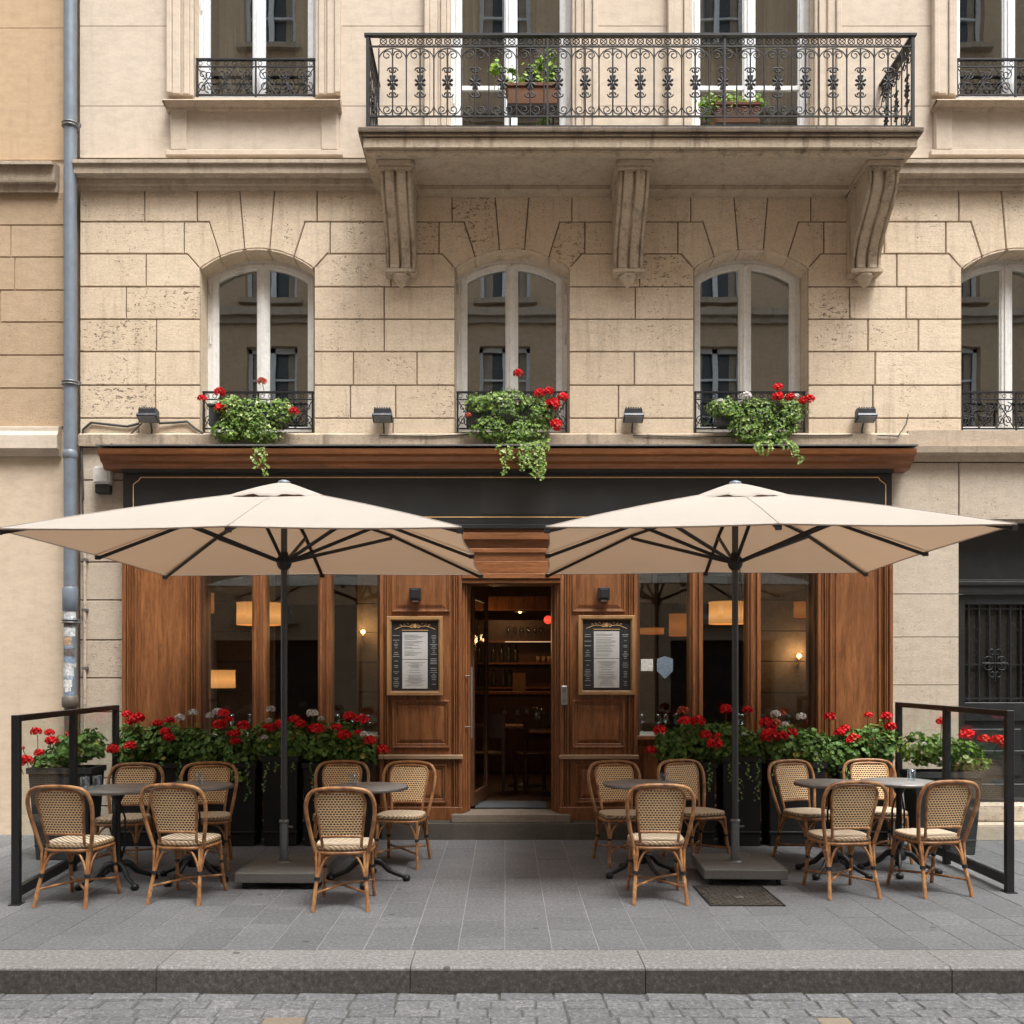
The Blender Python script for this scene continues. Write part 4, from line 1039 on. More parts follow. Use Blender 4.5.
# drainpipe
t = thing('drainpipe', 'blue grey drainpipe with peeling stickers near its foot, between the two houses', 'drainpipe', (-4.295, -.12, 0))
b = MB(); b.tube([(0,0,Z(700)), (0,0,11)], .061, 20); b.build('pipe', M['pipe'], t, local=True)
b = MB(); b.lathe([(.060, Z(462)), (.070, Z(460)), (.070, Z(455)), (.060, Z(453))], n=20); b.build('pipe_joint', M['pipe'], t, local=True); b = MB(); b.lathe([(.066, Z(612)), (.074, Z(611)), (.074, Z(590)), (.066, Z(588))], n=20); b.build('pipe_joint', M['pipe'], t, local=True)
for z in (Z(132), Z(387), Z(622)):
    b = MB(); b.lathe([(.067, z-.02), (.08, z-.018), (.08, z-.008), (.07, z-.006), (.07, z+.006), (.08, z+.008), (.08, z+.018), (.067, z+.02)], n=20); b.box(-.02, .02, .06, .135, z-.012, z+.012); b.box(.07, .105, -.01, .01, z-.018, z+.018); b.build('bracket', M['zinc'], t, local=True)
b = MB(); b.tube([(0,0,0), (0,0,Z(700))], .055, 18); b.lathe([(.056, Z(708)), (.078, Z(706)), (.078, Z(697)), (.056, Z(695))], n=20); b.build('lower_pipe', m_flat('dark_cast_iron_pipe', (.11,.09,.075), .6, .2, sc=12, sp=.4), t, local=True)
rs = random.Random(4); cols = [(.55,.57,.58), (.20,.27,.36), (.5,.5,.47), (.12,.10,.09), (.42,.28,.18), (.30,.36,.42), (.62,.62,.6)]
sm = [m_flat('sticker_paper', c, .7, bump=0, sc=35, var=.5, sp=.5) for c in cols]
z = Z(696)
while z < Z(588):
    hgt = rs.uniform(.03, .09); a0 = rs.uniform(-PI*.95, -PI*.65); a1 = rs.uniform(-.35*PI, .05); q = MB(); n = 8
    v = []
    for i in range(n+1):
        a = a0+(a1-a0)*i/n; zz = rs.uniform(-.006, .006); v += [(.0625*math.cos(a), .0625*math.sin(a), z+zz), (.0625*math.cos(a), .0625*math.sin(a), z+hgt+zz)]
    q.add(v, [(2*i, 2*i+2, 2*i+3, 2*i+1) for i in range(n)]); q.build('sticker', rs.choice(sm), t, local=True)
    z += hgt*rs.uniform(.75, 1.1)
# window notices
def sticker(px0, px1, py0, py1, col, lab, shield=False):
    x0, x1, z0, z1 = PX(px0,-.024), PX(px1,-.024), PZ(py1,-.024), PZ(py0,-.024)
    if shield: pts = [(x0,z1-.03),(x0+.0,z0+.08),((x0+x1)/2,z0),(x1,z0+.08),(x1,z1-.03),((x0+x1)/2,z1)]
    else: pts = [(x0,z0),(x1,z0),(x1,z1),(x0,z1)]
    q = MB(); q.prism(pts, -.0235, -.0212); tag(q.build('window_sticker', m_flat('sticker', col, .6, bump=0, sc=50, var=.35)), lab, 'sticker')
sticker(641, 653, 659, 671, (.45,.44,.40), 'small cream square notice on the pane right of the doorway')
sticker(657, 673, 656, 679, (.12,.16,.20), 'pale blue shield sticker on the pane beside the cream notice', True)

# ================================================================== RESTAURANT INTERIOR
rm = thing('dining_room', 'dim restaurant interior with stone walls seen through the open doorway', 'room', (0, .3, 0))
FZ = .24
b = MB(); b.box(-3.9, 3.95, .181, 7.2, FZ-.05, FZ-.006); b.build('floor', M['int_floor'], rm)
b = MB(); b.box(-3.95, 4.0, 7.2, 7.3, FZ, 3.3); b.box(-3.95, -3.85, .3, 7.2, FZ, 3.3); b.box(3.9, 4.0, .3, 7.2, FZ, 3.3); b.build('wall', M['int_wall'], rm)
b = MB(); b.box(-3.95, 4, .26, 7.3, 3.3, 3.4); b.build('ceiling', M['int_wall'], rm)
b = MB()                                               # stone faced piers inside
for x0, x1, y in ((-3.8, -2.9, 2.6), (-1.9, -.95, 2.8), (1.35, 1.95, 2.8), (2.95, 3.75, 2.2)):
    for i in range(8): 
        z0 = FZ+i*.38
        b.block([(x0,z0),(x1,z0),(x1,z0+.38),(x0,z0+.38)], y, dep=.02)
        b.add([(x0,y+.02,z0),(x1,y+.02,z0),(x1,y+.02,z0+.38),(x0,y+.02,z0+.38)], [(0,1,2,3)])
b.build('stone_pier', M['int_stone'], rm)
b = MB(); b.box(-.75, -.62, 3.0, 3.2, FZ, 3.3); b.box(-.75, 1.35, 3.0, 3.2, 2.45, 2.62); b.build('timber_post', M['wood'], rm)
b = MB(); b.box(X_(475,.3), X_(547,.3), .02+.19, .72, FZ-.0055, FZ+.012); tag(b.build('doormat', M['matgrey'], None, bevel=.004), 'grey doormat lying just inside the open doorway', 'doormat')
t = thing('bar_counter', 'dark wooden bar counter inside, beyond the doorway', 'bar counter', (.2, 4.2, FZ))
b = MB(); b.box(-.9, 1.2, -.2, .25, 0, 1.08); b.build('front', M['wood_d'], t, bevel=.01, local=True)
b = MB(); b.box(-.95, 1.25, -.26, .3, 1.081, 1.13); b.build('counter_top', M['wood'], t, bevel=.01, local=True)
M['shelf_light'] = m_emit('lit_shelf_edge', (1., .8, .55), .2)
t = thing('back_shelves', 'dark wall shelves of bottles and cups behind the bar', 'shelf unit', (.3, 5.2, FZ))
for z in (1.15, 1.52, 1.85): b = MB(); b.box(-.75, .8, -.14, .14, z, z+.03); b.build('shelf', M['wood'], t, local=True)
b = MB(); b.box(-.3, .75, -.15, -.141, 1.853, 1.866); b.build('shelf_light', M['shelf_light'], t, local=True)
b = MB(); b.box(-.75, .8, .141, .16, 0, 2.2); b.build('back_panel', M['wood_d'], t, local=True)
b = MB()
for x in (-.75, .8): b.box(x-.03, x+.03, -.14, .14, 0, 2.2)
b.build('side_panel', M['wood_d'], t, local=True)
rs = random.Random(8)
bot = MB(); bot.lathe([(.0, 0), (.036, 0), (.038, .02), (.038, .16), (.014, .21), (.013, .27), (.016, .28), (0, .28)], n=12)
bo = bot.build('bottle', M['bottle'], None, local=True)
tag(bo, 'dark bottle standing on the shelves behind the bar', 'bottle', 'bottles behind the bar')
first = True
for z in (1.18, 1.55):
    for i in range(6):
        o = bo if first else bo.copy()
        if not first: S.collection.objects.link(o)
        first = False; o.location = (.3-.68+i*.11+rs.uniform(-.02,.02), 5.2+rs.uniform(-.05,.05), FZ+z)
cu = MB(); cu.lathe([(.0, 0), (.026, 0), (.034, .09), (.030, .09), (.024, .01), (0, .01)], n=14); co = cu.build('amber_cup', M['warmglass'], None, local=True)
tag(co, 'amber cup in the row on the middle shelf behind the bar', 'cup', 'cups on the bar shelf')
for i in range(7):
    o = co if i == 0 else co.copy()
    if i: S.collection.objects.link(o)
    o.location = (.5+i*.085, 5.12, FZ+1.551)
t = thing('wine_glass_interior', 'wine glass on the top shelf behind the bar', 'wine glass', (.05, 5.15, FZ+1.881), 0, 'glasses on the top bar shelf')
def wine_bm():
    b = MB(); b.lathe([(0,0),(.032,0),(.030,.004),(.004,.010),(.0035,.085),(.012,.095),(.034,.13),(.036,.165),(.028,.21),(.0265,.21),(.034,.165),(.032,.132),(.0,.098)], n=16); return b
wgt = t; wgm = wine_bm().build('bowl', M['glass_cup'], t, local=True)
for i in range(1, 6):
    o = copy_tree(t); o.location = (.05+i*.10, 5.15, FZ+1.881)
sg = MB(); sg.box(-.09, .09, -.01, .01, 0, .26); so = sg.build('card_sign', M['frame_oak'], None, local=True); so.location = (.2, 4.1, FZ+1.131); tag(so, 'small upright tan card standing on the bar counter', 'card')
# lamps
def shade_lamp(x, y, z, w_, h_, mat, lab, stem=None):
    t = thing('pendant_lamp', lab, 'lamp', (x, y, z))
    b = MB(); b.lathe([(w_/2, 0), (w_/2*.98, h_), (w_/2*.97, h_), (w_/2*.99, 0)], n=28); b.lathe([(w_/2+.003, h_-.012), (w_/2+.003, h_)], n=28); b.build('lamp_shade', mat, t, local=True)
    b = MB()
    if stem == 'down': b.tube([(0,0,0),(0,0,-z+FZ)], .012, 8); b.lathe([(.14, -z+FZ), (.14, -z+FZ+.02)], n=20)
    else: b.tube([(0,0,h_),(0,0,3.3-z)], .006, 6)
    b.build('stem' if stem else 'cord', M['black'], t, local=True)
    if w_ > .3:
        pl_ = bpy.data.lights.new('lamp_glow', 'POINT'); pl_.energy = 11; pl_.color = (1, .55, .22); pl_.shadow_soft_size = .06
        po_ = bpy.data.objects.new('lamp_glow', pl_); S.collection.objects.link(po_); po_.parent = t; po_.location = (0, 0, h_*.4)
def ip(px, py, Y): return (PX(px, Y), Y, PZ(py, Y))
for px, py0, py1, wpx, Y, mat, stem, lab in (
    (259, 603, 625, 44, 1.2, 'lampshade', None, 'lit cream drum lampshade behind the left window, upper one'),
    (218, 670, 688, 34, 1.0, 'lampshade', 'down', 'low lit amber floor lamp shade behind the leftmost pane'),
    (204, 593, 613, 20, 2.0, 'shade_dim', None, 'dim amber pendant at the left edge of the leftmost pane'),
    (728, 602, 624, 38, 1.4, 'lampshade', None, 'lit cream drum lampshade behind the right window, next to the parasol pole'),
    (652, 628, 634, 24, 2.2, 'shade_dim', None, 'flat dim amber pendant just above the blue shield sticker'),
    (680, 614, 636, 22, 2.2, 'shade_dim', None, 'dim amber pendant left of the lit drum shade in the right window'),
    (806, 602, 617, 24, 1.9, 'shade_dim', None, 'dim amber pendant behind the rightmost pane'),
    ):
    x, y, z = ip(px, py1, Y); k_ = (CAM_D+Y)/FPX; shade_lamp(x, y, z, wpx*k_, (py1-py0)*k_, M[mat], lab, stem)
def glow(parent, e, dz=0):
    pl_ = bpy.data.lights.new('lamp_glow', 'POINT'); pl_.energy = e; pl_.color = (1, .55, .24); pl_.shadow_soft_size = .05
    po_ = bpy.data.objects.new('lamp_glow', pl_); S.collection.objects.link(po_); po_.parent = parent; po_.location = (0, -.06, dz)
def sconce(px, py, Y, lab):
    x, y, z = ip(px, py, Y); t = thing('wall_sconce', lab, 'wall light', (x, y, z))
    b = MB(); b.lathe([(0, -.03), (.022, -.02), (.03, .0), (.022, .02), (0, .03)], n=12); b.build('bulb', M['bulb'], t, local=True)
    glow(t, 1.8, .03)
    b = MB(); b.tube([(0, .10, -.12), (0, .03, -.12), (0, 0, -.06), (0, 0, -.032)], .008, 6); b.lathe([(.03, -.05), (.012, -.06)], n=12); b.build('bracket', M['gold'], t, local=True)
sconce(363, 632, 2.65, 'lit bulb sconce on the stone pier behind the left window')
sconce(475, 641, 2.9, 'lit bulb sconce nearer the left door jamb, inside the doorway'); sconce(485, 640, 2.9, 'lit bulb sconce on the post side inside the doorway')
sconce(799, 656, 2.1, 'lit bulb sconce low behind the rightmost pane')
x, y, z = ip(548, 620, 3.0); t = thing('pendant_lamp', 'small glowing red pendant inside the doorway', 'lamp', (x, y, z))
b = MB(); b.lathe([(.018, -.05), (.045, -.03), (.055, .0), (.045, .035), (.02, .055)], n=16); b.build('lamp_shade', M['redlamp'], t, local=True)
b = MB(); b.tube([(0,0,.055), (0,0,3.3-z)], .005, 6); b.lathe([(.03, .055), (.012, .08)], n=12); b.build('cord', M['black'], t, local=True)
for px, py, Y_, l in ((520, 612, 4.4, 'small warm bulb hanging over the bar, centre of the doorway view'), (500, 606, 4.4, 'small warm bulb hanging over the bar, left of the other one')):
    x, y, z = ip(px, py, Y_); t = thing('pendant_lamp', l, 'lamp', (x, y, z))
    b = MB(); b.lathe([(0, -.02), (.02, -.01), (.022, .01), (.01, .03)], n=10); b.build('bulb', M['bulb'], t, local=True)
    b = MB(); b.lathe([(.09, .0), (.03, .06), (.02, .07)], n=16); b.tube([(0,0,.07), (0,0,3.3-z)], .005, 6); b.build('lamp_shade', M['black'], t, local=True); glow(t, 2, -.04)
# dining tables with glasses
def dining(x, y, lab, cloth):
    t = thing('dining_table', lab, 'dining table', (x, y, FZ-.005))
    b = MB(); b.box(-.35, .35, -.3, .3, .72, .75); b.build('tabletop', M['cloth'] if cloth else M['wood'], t, bevel=.006, local=True)
    b = MB(); b.tube([(0,0,.02),(0,0,.72)], .035, 10); b.lathe([(.22, 0), (.20, .02), (.04, .05)], n=20); b.build('pedestal', M['black'], t, local=True)
tabs = [(-2.75, .58, 'indoor table with white cloth behind the leftmost pane', 1), (-1.65, .60, 'indoor table with white cloth behind the left window, nearer the door', 1), (1.7, .60, 'indoor table with white cloth behind the right window, nearer the door', 1), (2.75, .58, 'indoor table with white cloth behind the rightmost pane', 1), (.25, 2.3, 'bare wooden indoor table just visible through the doorway', 0), (.62, 1.35, 'bare wooden indoor table close behind the right door jamb', 0)]
for i, (x, y, l, c) in enumerate(tabs):
    dining(x, y, l, c)
    for j, (a, b2) in enumerate(((-.26, -.1), (.22, -.12), (.02, .12), (-.10, -.15), (.12, .05), (-.24, .14))):
        o = copy_tree(wgt)
        o.location = (x+a, y+b2, FZ+.746); o['label'] = 'wine glass on the %s' % l.replace(' with white cloth', ''); o['group'] = 'glasses on indoor table: %s' % l; o.name = 'wine_glass'
for o in list(S.collection.objects):
    if o.name.startswith('wine_glass_interior'): o.name = 'wine_glass'
ch = thing('dining_chair', '', 'chair', (0,0,0), 0, 'indoor dining chairs')
b = MB(); b.box(-.2, .2, -.2, .2, .43, .46); b.build('seat', M['wood_d'], ch, bevel=.008, local=True)
b = MB(); b.box(-.2, .2, -.2, -.17, .62, .92); b.build('backrest', M['wood_d'], ch, bevel=.01, local=True)
for sx in (-1, 1):
    b = MB(); b.box(sx*.18-.018, sx*.18+.018, -.2, -.165, 0, .9); b.build('leg', M['wood_d'], ch, local=True)
    b = MB(); b.box(sx*.18-.018, sx*.18+.018, .165, .2, 0, .43); b.build('leg', M['wood_d'], ch, local=True)
for i, (x, y, rz, l) in enumerate(((-.2, 1.75, 0, 'dark indoor chair in the shadow left inside the doorway'), (.35, 1.7, .3, 'dark indoor chair turned askew inside the doorway'), (-2.2, 1.1, 1.5, 'dark indoor chair behind the left window'), (2.2, 1.1, -1.5, 'dark indoor chair behind the right window'))):
    o = ch if i == 0 else copy_tree(ch); o.location = (x, y, FZ-.005); o.rotation_euler = (0,0,rz); o['label'] = l

# ================================================================== DRAIN COVER
t = thing('drain_cover', 'rough square iron drain cover let into the paving in front of the right parasol base', 'drain cover', (1.68, -2.76, 0))
b = MB(); b.box(-.262, .262, -.325, .325, -.02, .0045)
for i in range(13):
    for j in range(16):
        if (i+j) % 2: x, y = -.235+i*.0385, -.295+j*.0385; b.box(x-.004, x+.012, y-.010, y+.010, .0046, .0085)
b.build('plate', M['drain'], t, local=True)
b = MB()
a = [(-.262,-.325),(.262,-.325),(.262,.325),(-.262,.325)]
for x0, x1, y0, y1 in ((-.262,.262,-.325,-.312),(-.262,.262,.312,.325),(-.262,-.25,-.312,.312),(.25,.262,-.312,.312)): b.box(x0, x1, y0, y1, .0046, .008)
b.build('edge', M['iron'], t, local=True)
b = MB(); b.lathe([(.04, .0046), (.035, .008), (0, .008)], (0, -.05, 0), 14); b.build('bolt', M['steel'], t, local=True)

# ================================================================== RATTAN CHAIR (faces +Y, back towards -Y)
def catmull(P, n=6, closed=False):
    P = [Vector(p) for p in P]; out = []; N = len(P)
    for i in range(N if closed else N-1):
        p0 = P[i-1] if (closed or i > 0) else P[0]; p1 = P[i]; p2 = P[(i+1) % N]; p3 = P[(i+2) % N] if (closed or i+2 < N) else P[-1]
        for k in range(n):
            t_ = k/n; out.append(.5*((2*p1)+(-p0+p2)*t_+(2*p0-5*p1+4*p2-p3)*t_*t_+(-p0+3*p1-3*p2+p3)*t_**3))
    if not closed: out.append(P[-1])
    return out
def seat_outline(hw, hd, n=32, e=3.2, taper=.06):
    pts = []
    for i in range(n):
        a = 2*PI*i/n; c, s = math.cos(a), math.sin(a)
        x = hw*math.copysign(abs(c)**(2/e), c); y = hd*math.copysign(abs(s)**(2/e), s)
        pts.append((x*(1+taper*y/hd), y))
    return pts
def make_chair():
    ch = thing('rattan_chair', '', 'chair', (0,0,0), 0, 'rattan bistro chairs on the pavement')
    # seat
    b = MB(); prof = [(.93, .408), (1.0, .418), (1.0, .436), (.96, .447), (.80, .451), (.4, .447), (0.02, .444)]
    ol = seat_outline(.20, .205); n = len(ol); vs = []
    for sc, z in prof: vs += [(x*sc, y*sc+.01, z) for x, y in ol]
    fs = []
    for i in range(len(prof)-1):
        for k in range(n): fs.append((i*n+k, i*n+(k+1)%n, (i+1)*n+(k+1)%n, (i+1)*n+k))
    nf = 3*n
    b.add(vs, fs[:nf], .5, 1, True); b.add(vs, fs[nf:]+[tuple(range((len(prof)-1)*n, len(prof)*n))], .5, 0, True); b.add(vs, [tuple(reversed(range(n)))], .5, 1)
    b.build('seat', [M['weave_seat'], M['weave_side']], ch, local=True, merge=True)
    b = MB(); b.tube([(x*.96, y*.96+.01, .398) for x, y in ol], .013, 8, closed=True); b.build('seat_frame', M['rattan'], ch, local=True)
    # outer hoop
    L = [(-.178,-.165,.40), (-.196,-.185,.48), (-.218,-.215,.60), (-.230,-.242,.70), (-.225,-.262,.775), (-.190,-.277,.838), (-.115,-.283,.862), (0,-.285,.868)]
    hoop = L + [(-x, y, z) for x, y, z in reversed(L[:-1])]
    b = MB(); b.tube(catmull(hoop, 5), .0145, 8); b.build('back_hoop', M['rattan'], ch, local=True)
    # inner frame: two stiles meeting a curved head, plus lower rail
    I = [(-.128,-.155,.405), (-.137,-.180,.50), (-.155,-.218,.65), (-.166,-.248,.76), (-.150,-.262,.815), (-.105,-.268,.835), (0,-.270,.840)]
    inn = I + [(-x, y, z) for x, y, z in reversed(I[:-1])]
    b = MB(); b.tube(catmull(inn, 5), .0105, 8)
    b.tube(catmull([(-.138,-.187,.515), (0,-.195,.520), (.138,-.187,.515)], 5), .011, 8)
    b.build('back_frame', M['rattan'], ch, local=True)
    # woven back
    b = MB(); nz, nx = 14, 10; vs = []
    for j in range(nz+1):
        z = .52+(.834-.52)*j/nz; w_ = .138+(.163-.138)*min(1, j/nz/.7)
        if z > .79: w_ = .163-.058*((z-.79)/.044)**2
        y = -.189-(.268-.189)*((z-.52)/.314)**1.05
        for i in range(nx+1):
            x = -w_+2*w_*i/nx; vs.append((x, y-.010*(1-(x/w_)**2), z))
    f = [(j*(nx+1)+i, j*(nx+1)+i+1, (j+1)*(nx+1)+i+1, (j+1)*(nx+1)+i) for j in range(nz) for i in range(nx)]
    b.add(vs, f, .5, 0, True); N = len(vs); b.add([(x, y+.008, z) for x, y, z in vs], [tuple(reversed(q)) for q in f], .5, 0, True)
    b.build('backrest', M['weave_back'], ch, local=True)
    # legs
    for s in (-1, 1):
        b = MB(); b.tube(catmull([(s*.150,-.150,.40), (s*.162,-.180,.26), (s*.176,-.220,.12), (s*.184,-.252,.0)], 3), [.012,.013,.013,.013,.0135,.014,.0145,.015,.015,.0155], 8)
        b.tube([(s*.178,-.165,.42), (s*.170,-.196,.215)], .009, 7); lg = b.build('leg', M['rattan'], ch, local=True)
        b = MB(); b.tube([(s*.1655,-.190,.232), (s*.1675,-.194,.208)], .021, 8); b.build('binding', M['black'], lg, local=True)
        b = MB(); b.tube(catmull([(s*.165,.175,.40), (s*.170,.192,.24), (s*.176,.212,.12), (s*.184,.240,.0)], 3), [.0135]*4+[.014]*6, 8); lg = b.build('leg', M['rattan'], ch, local=True)
        b = MB(); b.tube([(s*.169,.191,.25), (s*.171,.196,.228)], .0175, 8); b.build('binding', M['black'], lg, local=True)
    # arched braces under the seat
    b = MB()
    b.tube(catmull([(-.160,-.188,.22), (-.135,-.182,.31), (-.09,-.172,.375), (0,-.168,.392), (.09,-.172,.375), (.135,-.182,.31), (.160,-.188,.22)], 5), .0085, 6)
    b.tube(catmull([(-.165,.196,.24), (-.14,.190,.32), (-.09,.186,.375), (0,.185,.39), (.09,.186,.375), (.14,.190,.32), (.165,.196,.24)], 5), .0085, 6)
    for s in (-1, 1): b.tube(catmull([(s*.166,-.180,.22), (s*.175,-.13,.33), (s*.178,-.05,.385), (s*.178,.06,.385), (s*.175,.14,.33), (s*.168,.185,.24)], 5), .0085, 6)
    b.build('brace', M['rattan'], ch, local=True)
    b = MB(); b.tube([(-.176,-.226,.125), (0,-.006,.150), (.176,.210,.128)], .0095, 7); b.tube([(.176,-.226,.125), (0,-.006,.134), (-.176,.210,.128)], .0095, 7); b.build('cross_stretcher', M['rattan'], ch, local=True)
    for o in ch.children:
        for v in o.data.vertices: v.co.z *= .967
        for c2 in o.children:
            for v in c2.data.vertices: v.co.z *= .967
    return ch
chair0 = make_chair(); usedc = False
def place_chair(x, y, rz, lab, sc=1.0):
    global usedc
    o = copy_tree(chair0) if usedc else chair0; usedc = True
    o.location = (x, y, 0); o.rotation_euler = (0, 0, math.radians(rz)); o['label'] = lab
D = lambda d: d-CAM_D
PI180 = 180
chairs = [
 (-3.025, D(7.10), -6, 'front row rattan chair nearest the left glass screen, seen from behind'),
 (-2.28, D(7.20), -6, 'front row rattan chair second from the left, between left screen and parasol base'),
 (-1.12, D(7.00), 2, 'front row rattan chair just right of the left parasol pole, seen from behind'),
 (1.09, D(7.20), -2, 'lone front row rattan chair just left of the right parasol pole, seen from behind'),
 (2.47, D(7.37), 5, 'front row rattan chair right of the right parasol base, seen from behind'),
 (3.14, D(7.42), 10, 'front row rattan chair nearest the right glass screen, seen from behind'),
 (-3.15, D(8.28), 180, 'back row rattan chair nearest the left glass screen, facing the street'),
 (-2.50, D(8.38), 192, 'back row rattan chair just left of the left parasol pole, facing the street'),
 (-1.42, D(8.52), 182, 'back row rattan chair right of the left parasol pole, partly hidden by the table'),
 (-.87, D(8.47), 172, 'back row rattan chair nearest the doorway on its left, below the left menu case'),
 (1.00, D(8.52), 190, 'back row rattan chair nearest the doorway on its right, below the right menu case'),
 (1.66, D(8.66), 202, 'back row rattan chair just left of the right parasol pole, turned right'),
 (2.62, D(8.62), 200, 'back row rattan chair just right of the right parasol pole, turned right'),
 (3.26, D(8.70), 180, 'back row rattan chair nearest the right glass screen, facing the street')]
for c in chairs: place_chair(*c)

# ================================================================== BISTRO TABLES
def make_table():
    t = thing('bistro_table', '', 'table', (0,0,0), 0, 'round bistro tables on the pavement')
    b = MB(); b.lathe([(.0, .712), (.26, .712), (.296, .716), (.300, .722), (.300, .735), (.296, .739), (0, .740)], n=48); b.build('tabletop', M['tabletop'], t, local=True, merge=True)
    b = MB(); b.lathe([(.301, .714), (.305, .716), (.305, .733), (.301, .736)], n=48); b.build('table_rim', M['rim'], t, local=True)
    b = MB(); b.lathe([(.10, .700), (.09, .711)], n=20); b.lathe([(.045, .10), (.06, .13), (.04, .17), (.028, .20), (.033, .24), (.024, .28), (.022, .56), (.03, .60), (.024, .63), (.05, .68), (.10, .70)], n=16)
    for k in range(3):                                   # openwork ribs round the column
        a = 2*PI*k/3+.5; b.tube([(math.cos(a)*r, math.sin(a)*r, z) for r, z in ((.03,.20),(.055,.30),(.055,.50),(.03,.60))], .008, 6)
    b.build('pedestal', M['cast'], t, local=True)
    for k in range(4):
        a = PI/4+k*PI/2; b = MB(); c, s = math.cos(a), math.sin(a)
        b.tube(catmull([(c*r, s*r, z) for r, z in ((.02,.16),(.09,.15),(.16,.085),(.24,.05),(.29,.028))], 4), [.026]*5+[.022]*4+[.018]*4+[.016]*4, 8, flat=.7)
        b.lathe([(0,-.028),(.024,-.026),(.032,-.008),(.026,.012),(0,.022)], (c*.295, s*.295, .029), 12)
        b.build('foot', M['cast'], t, local=True)
    return t
tb = make_table()
tl = [(-2.96, D(7.64), 'round grey table beside the left glass screen'), (-2.44, D(7.84), 'round grey table between the left screen and the left parasol pole'),
      (-1.06, D(7.76), 'round grey table right of the left parasol pole, below the left menu case'), (1.09, D(7.98), 'round grey table left of the right parasol pole, below the right menu case'),
      (2.63, D(8.02), 'round grey table just right of the right parasol pole'), (3.20, D(8.12), 'round grey table beside the right glass screen')]
for i, (x, y, l) in enumerate(tl):
    o = tb if i == 0 else copy_tree(tb); o.location = (x, y, 0); o.rotation_euler = (0, 0, i*.4); o['label'] = l
def tumbler(x, y, lab, h=.095):
    b = MB(); b.lathe([(0, 0), (.027, 0), (.030, .006), (.034, h), (.0315, h), (.0275, .012), (0, .012)], n=20)
    o = b.build('drinking_glass', M['glass_cup'], None, local=True); o.location = (x, y, .741); tag(o, lab, 'glass', 'drinking glasses on the tables')
tumbler(-3.16, D(7.52), 'clear tumbler at the left edge of the table beside the left screen'); tumbler(-3.10, D(7.60), 'clear tumbler beside another, nearest the middle of the leftmost table')
tumbler(-2.38, D(7.80), 'clear tumbler on the second table from the left'); tumbler(-1.16, D(7.62), 'ribbed tumbler on the table right of the left parasol pole', .11)
tumbler(1.24, D(7.82), 'clear tumbler on the table left of the right parasol pole'); tumbler(3.30, D(8.12), 'clear tumbler on the table beside the right screen'); 

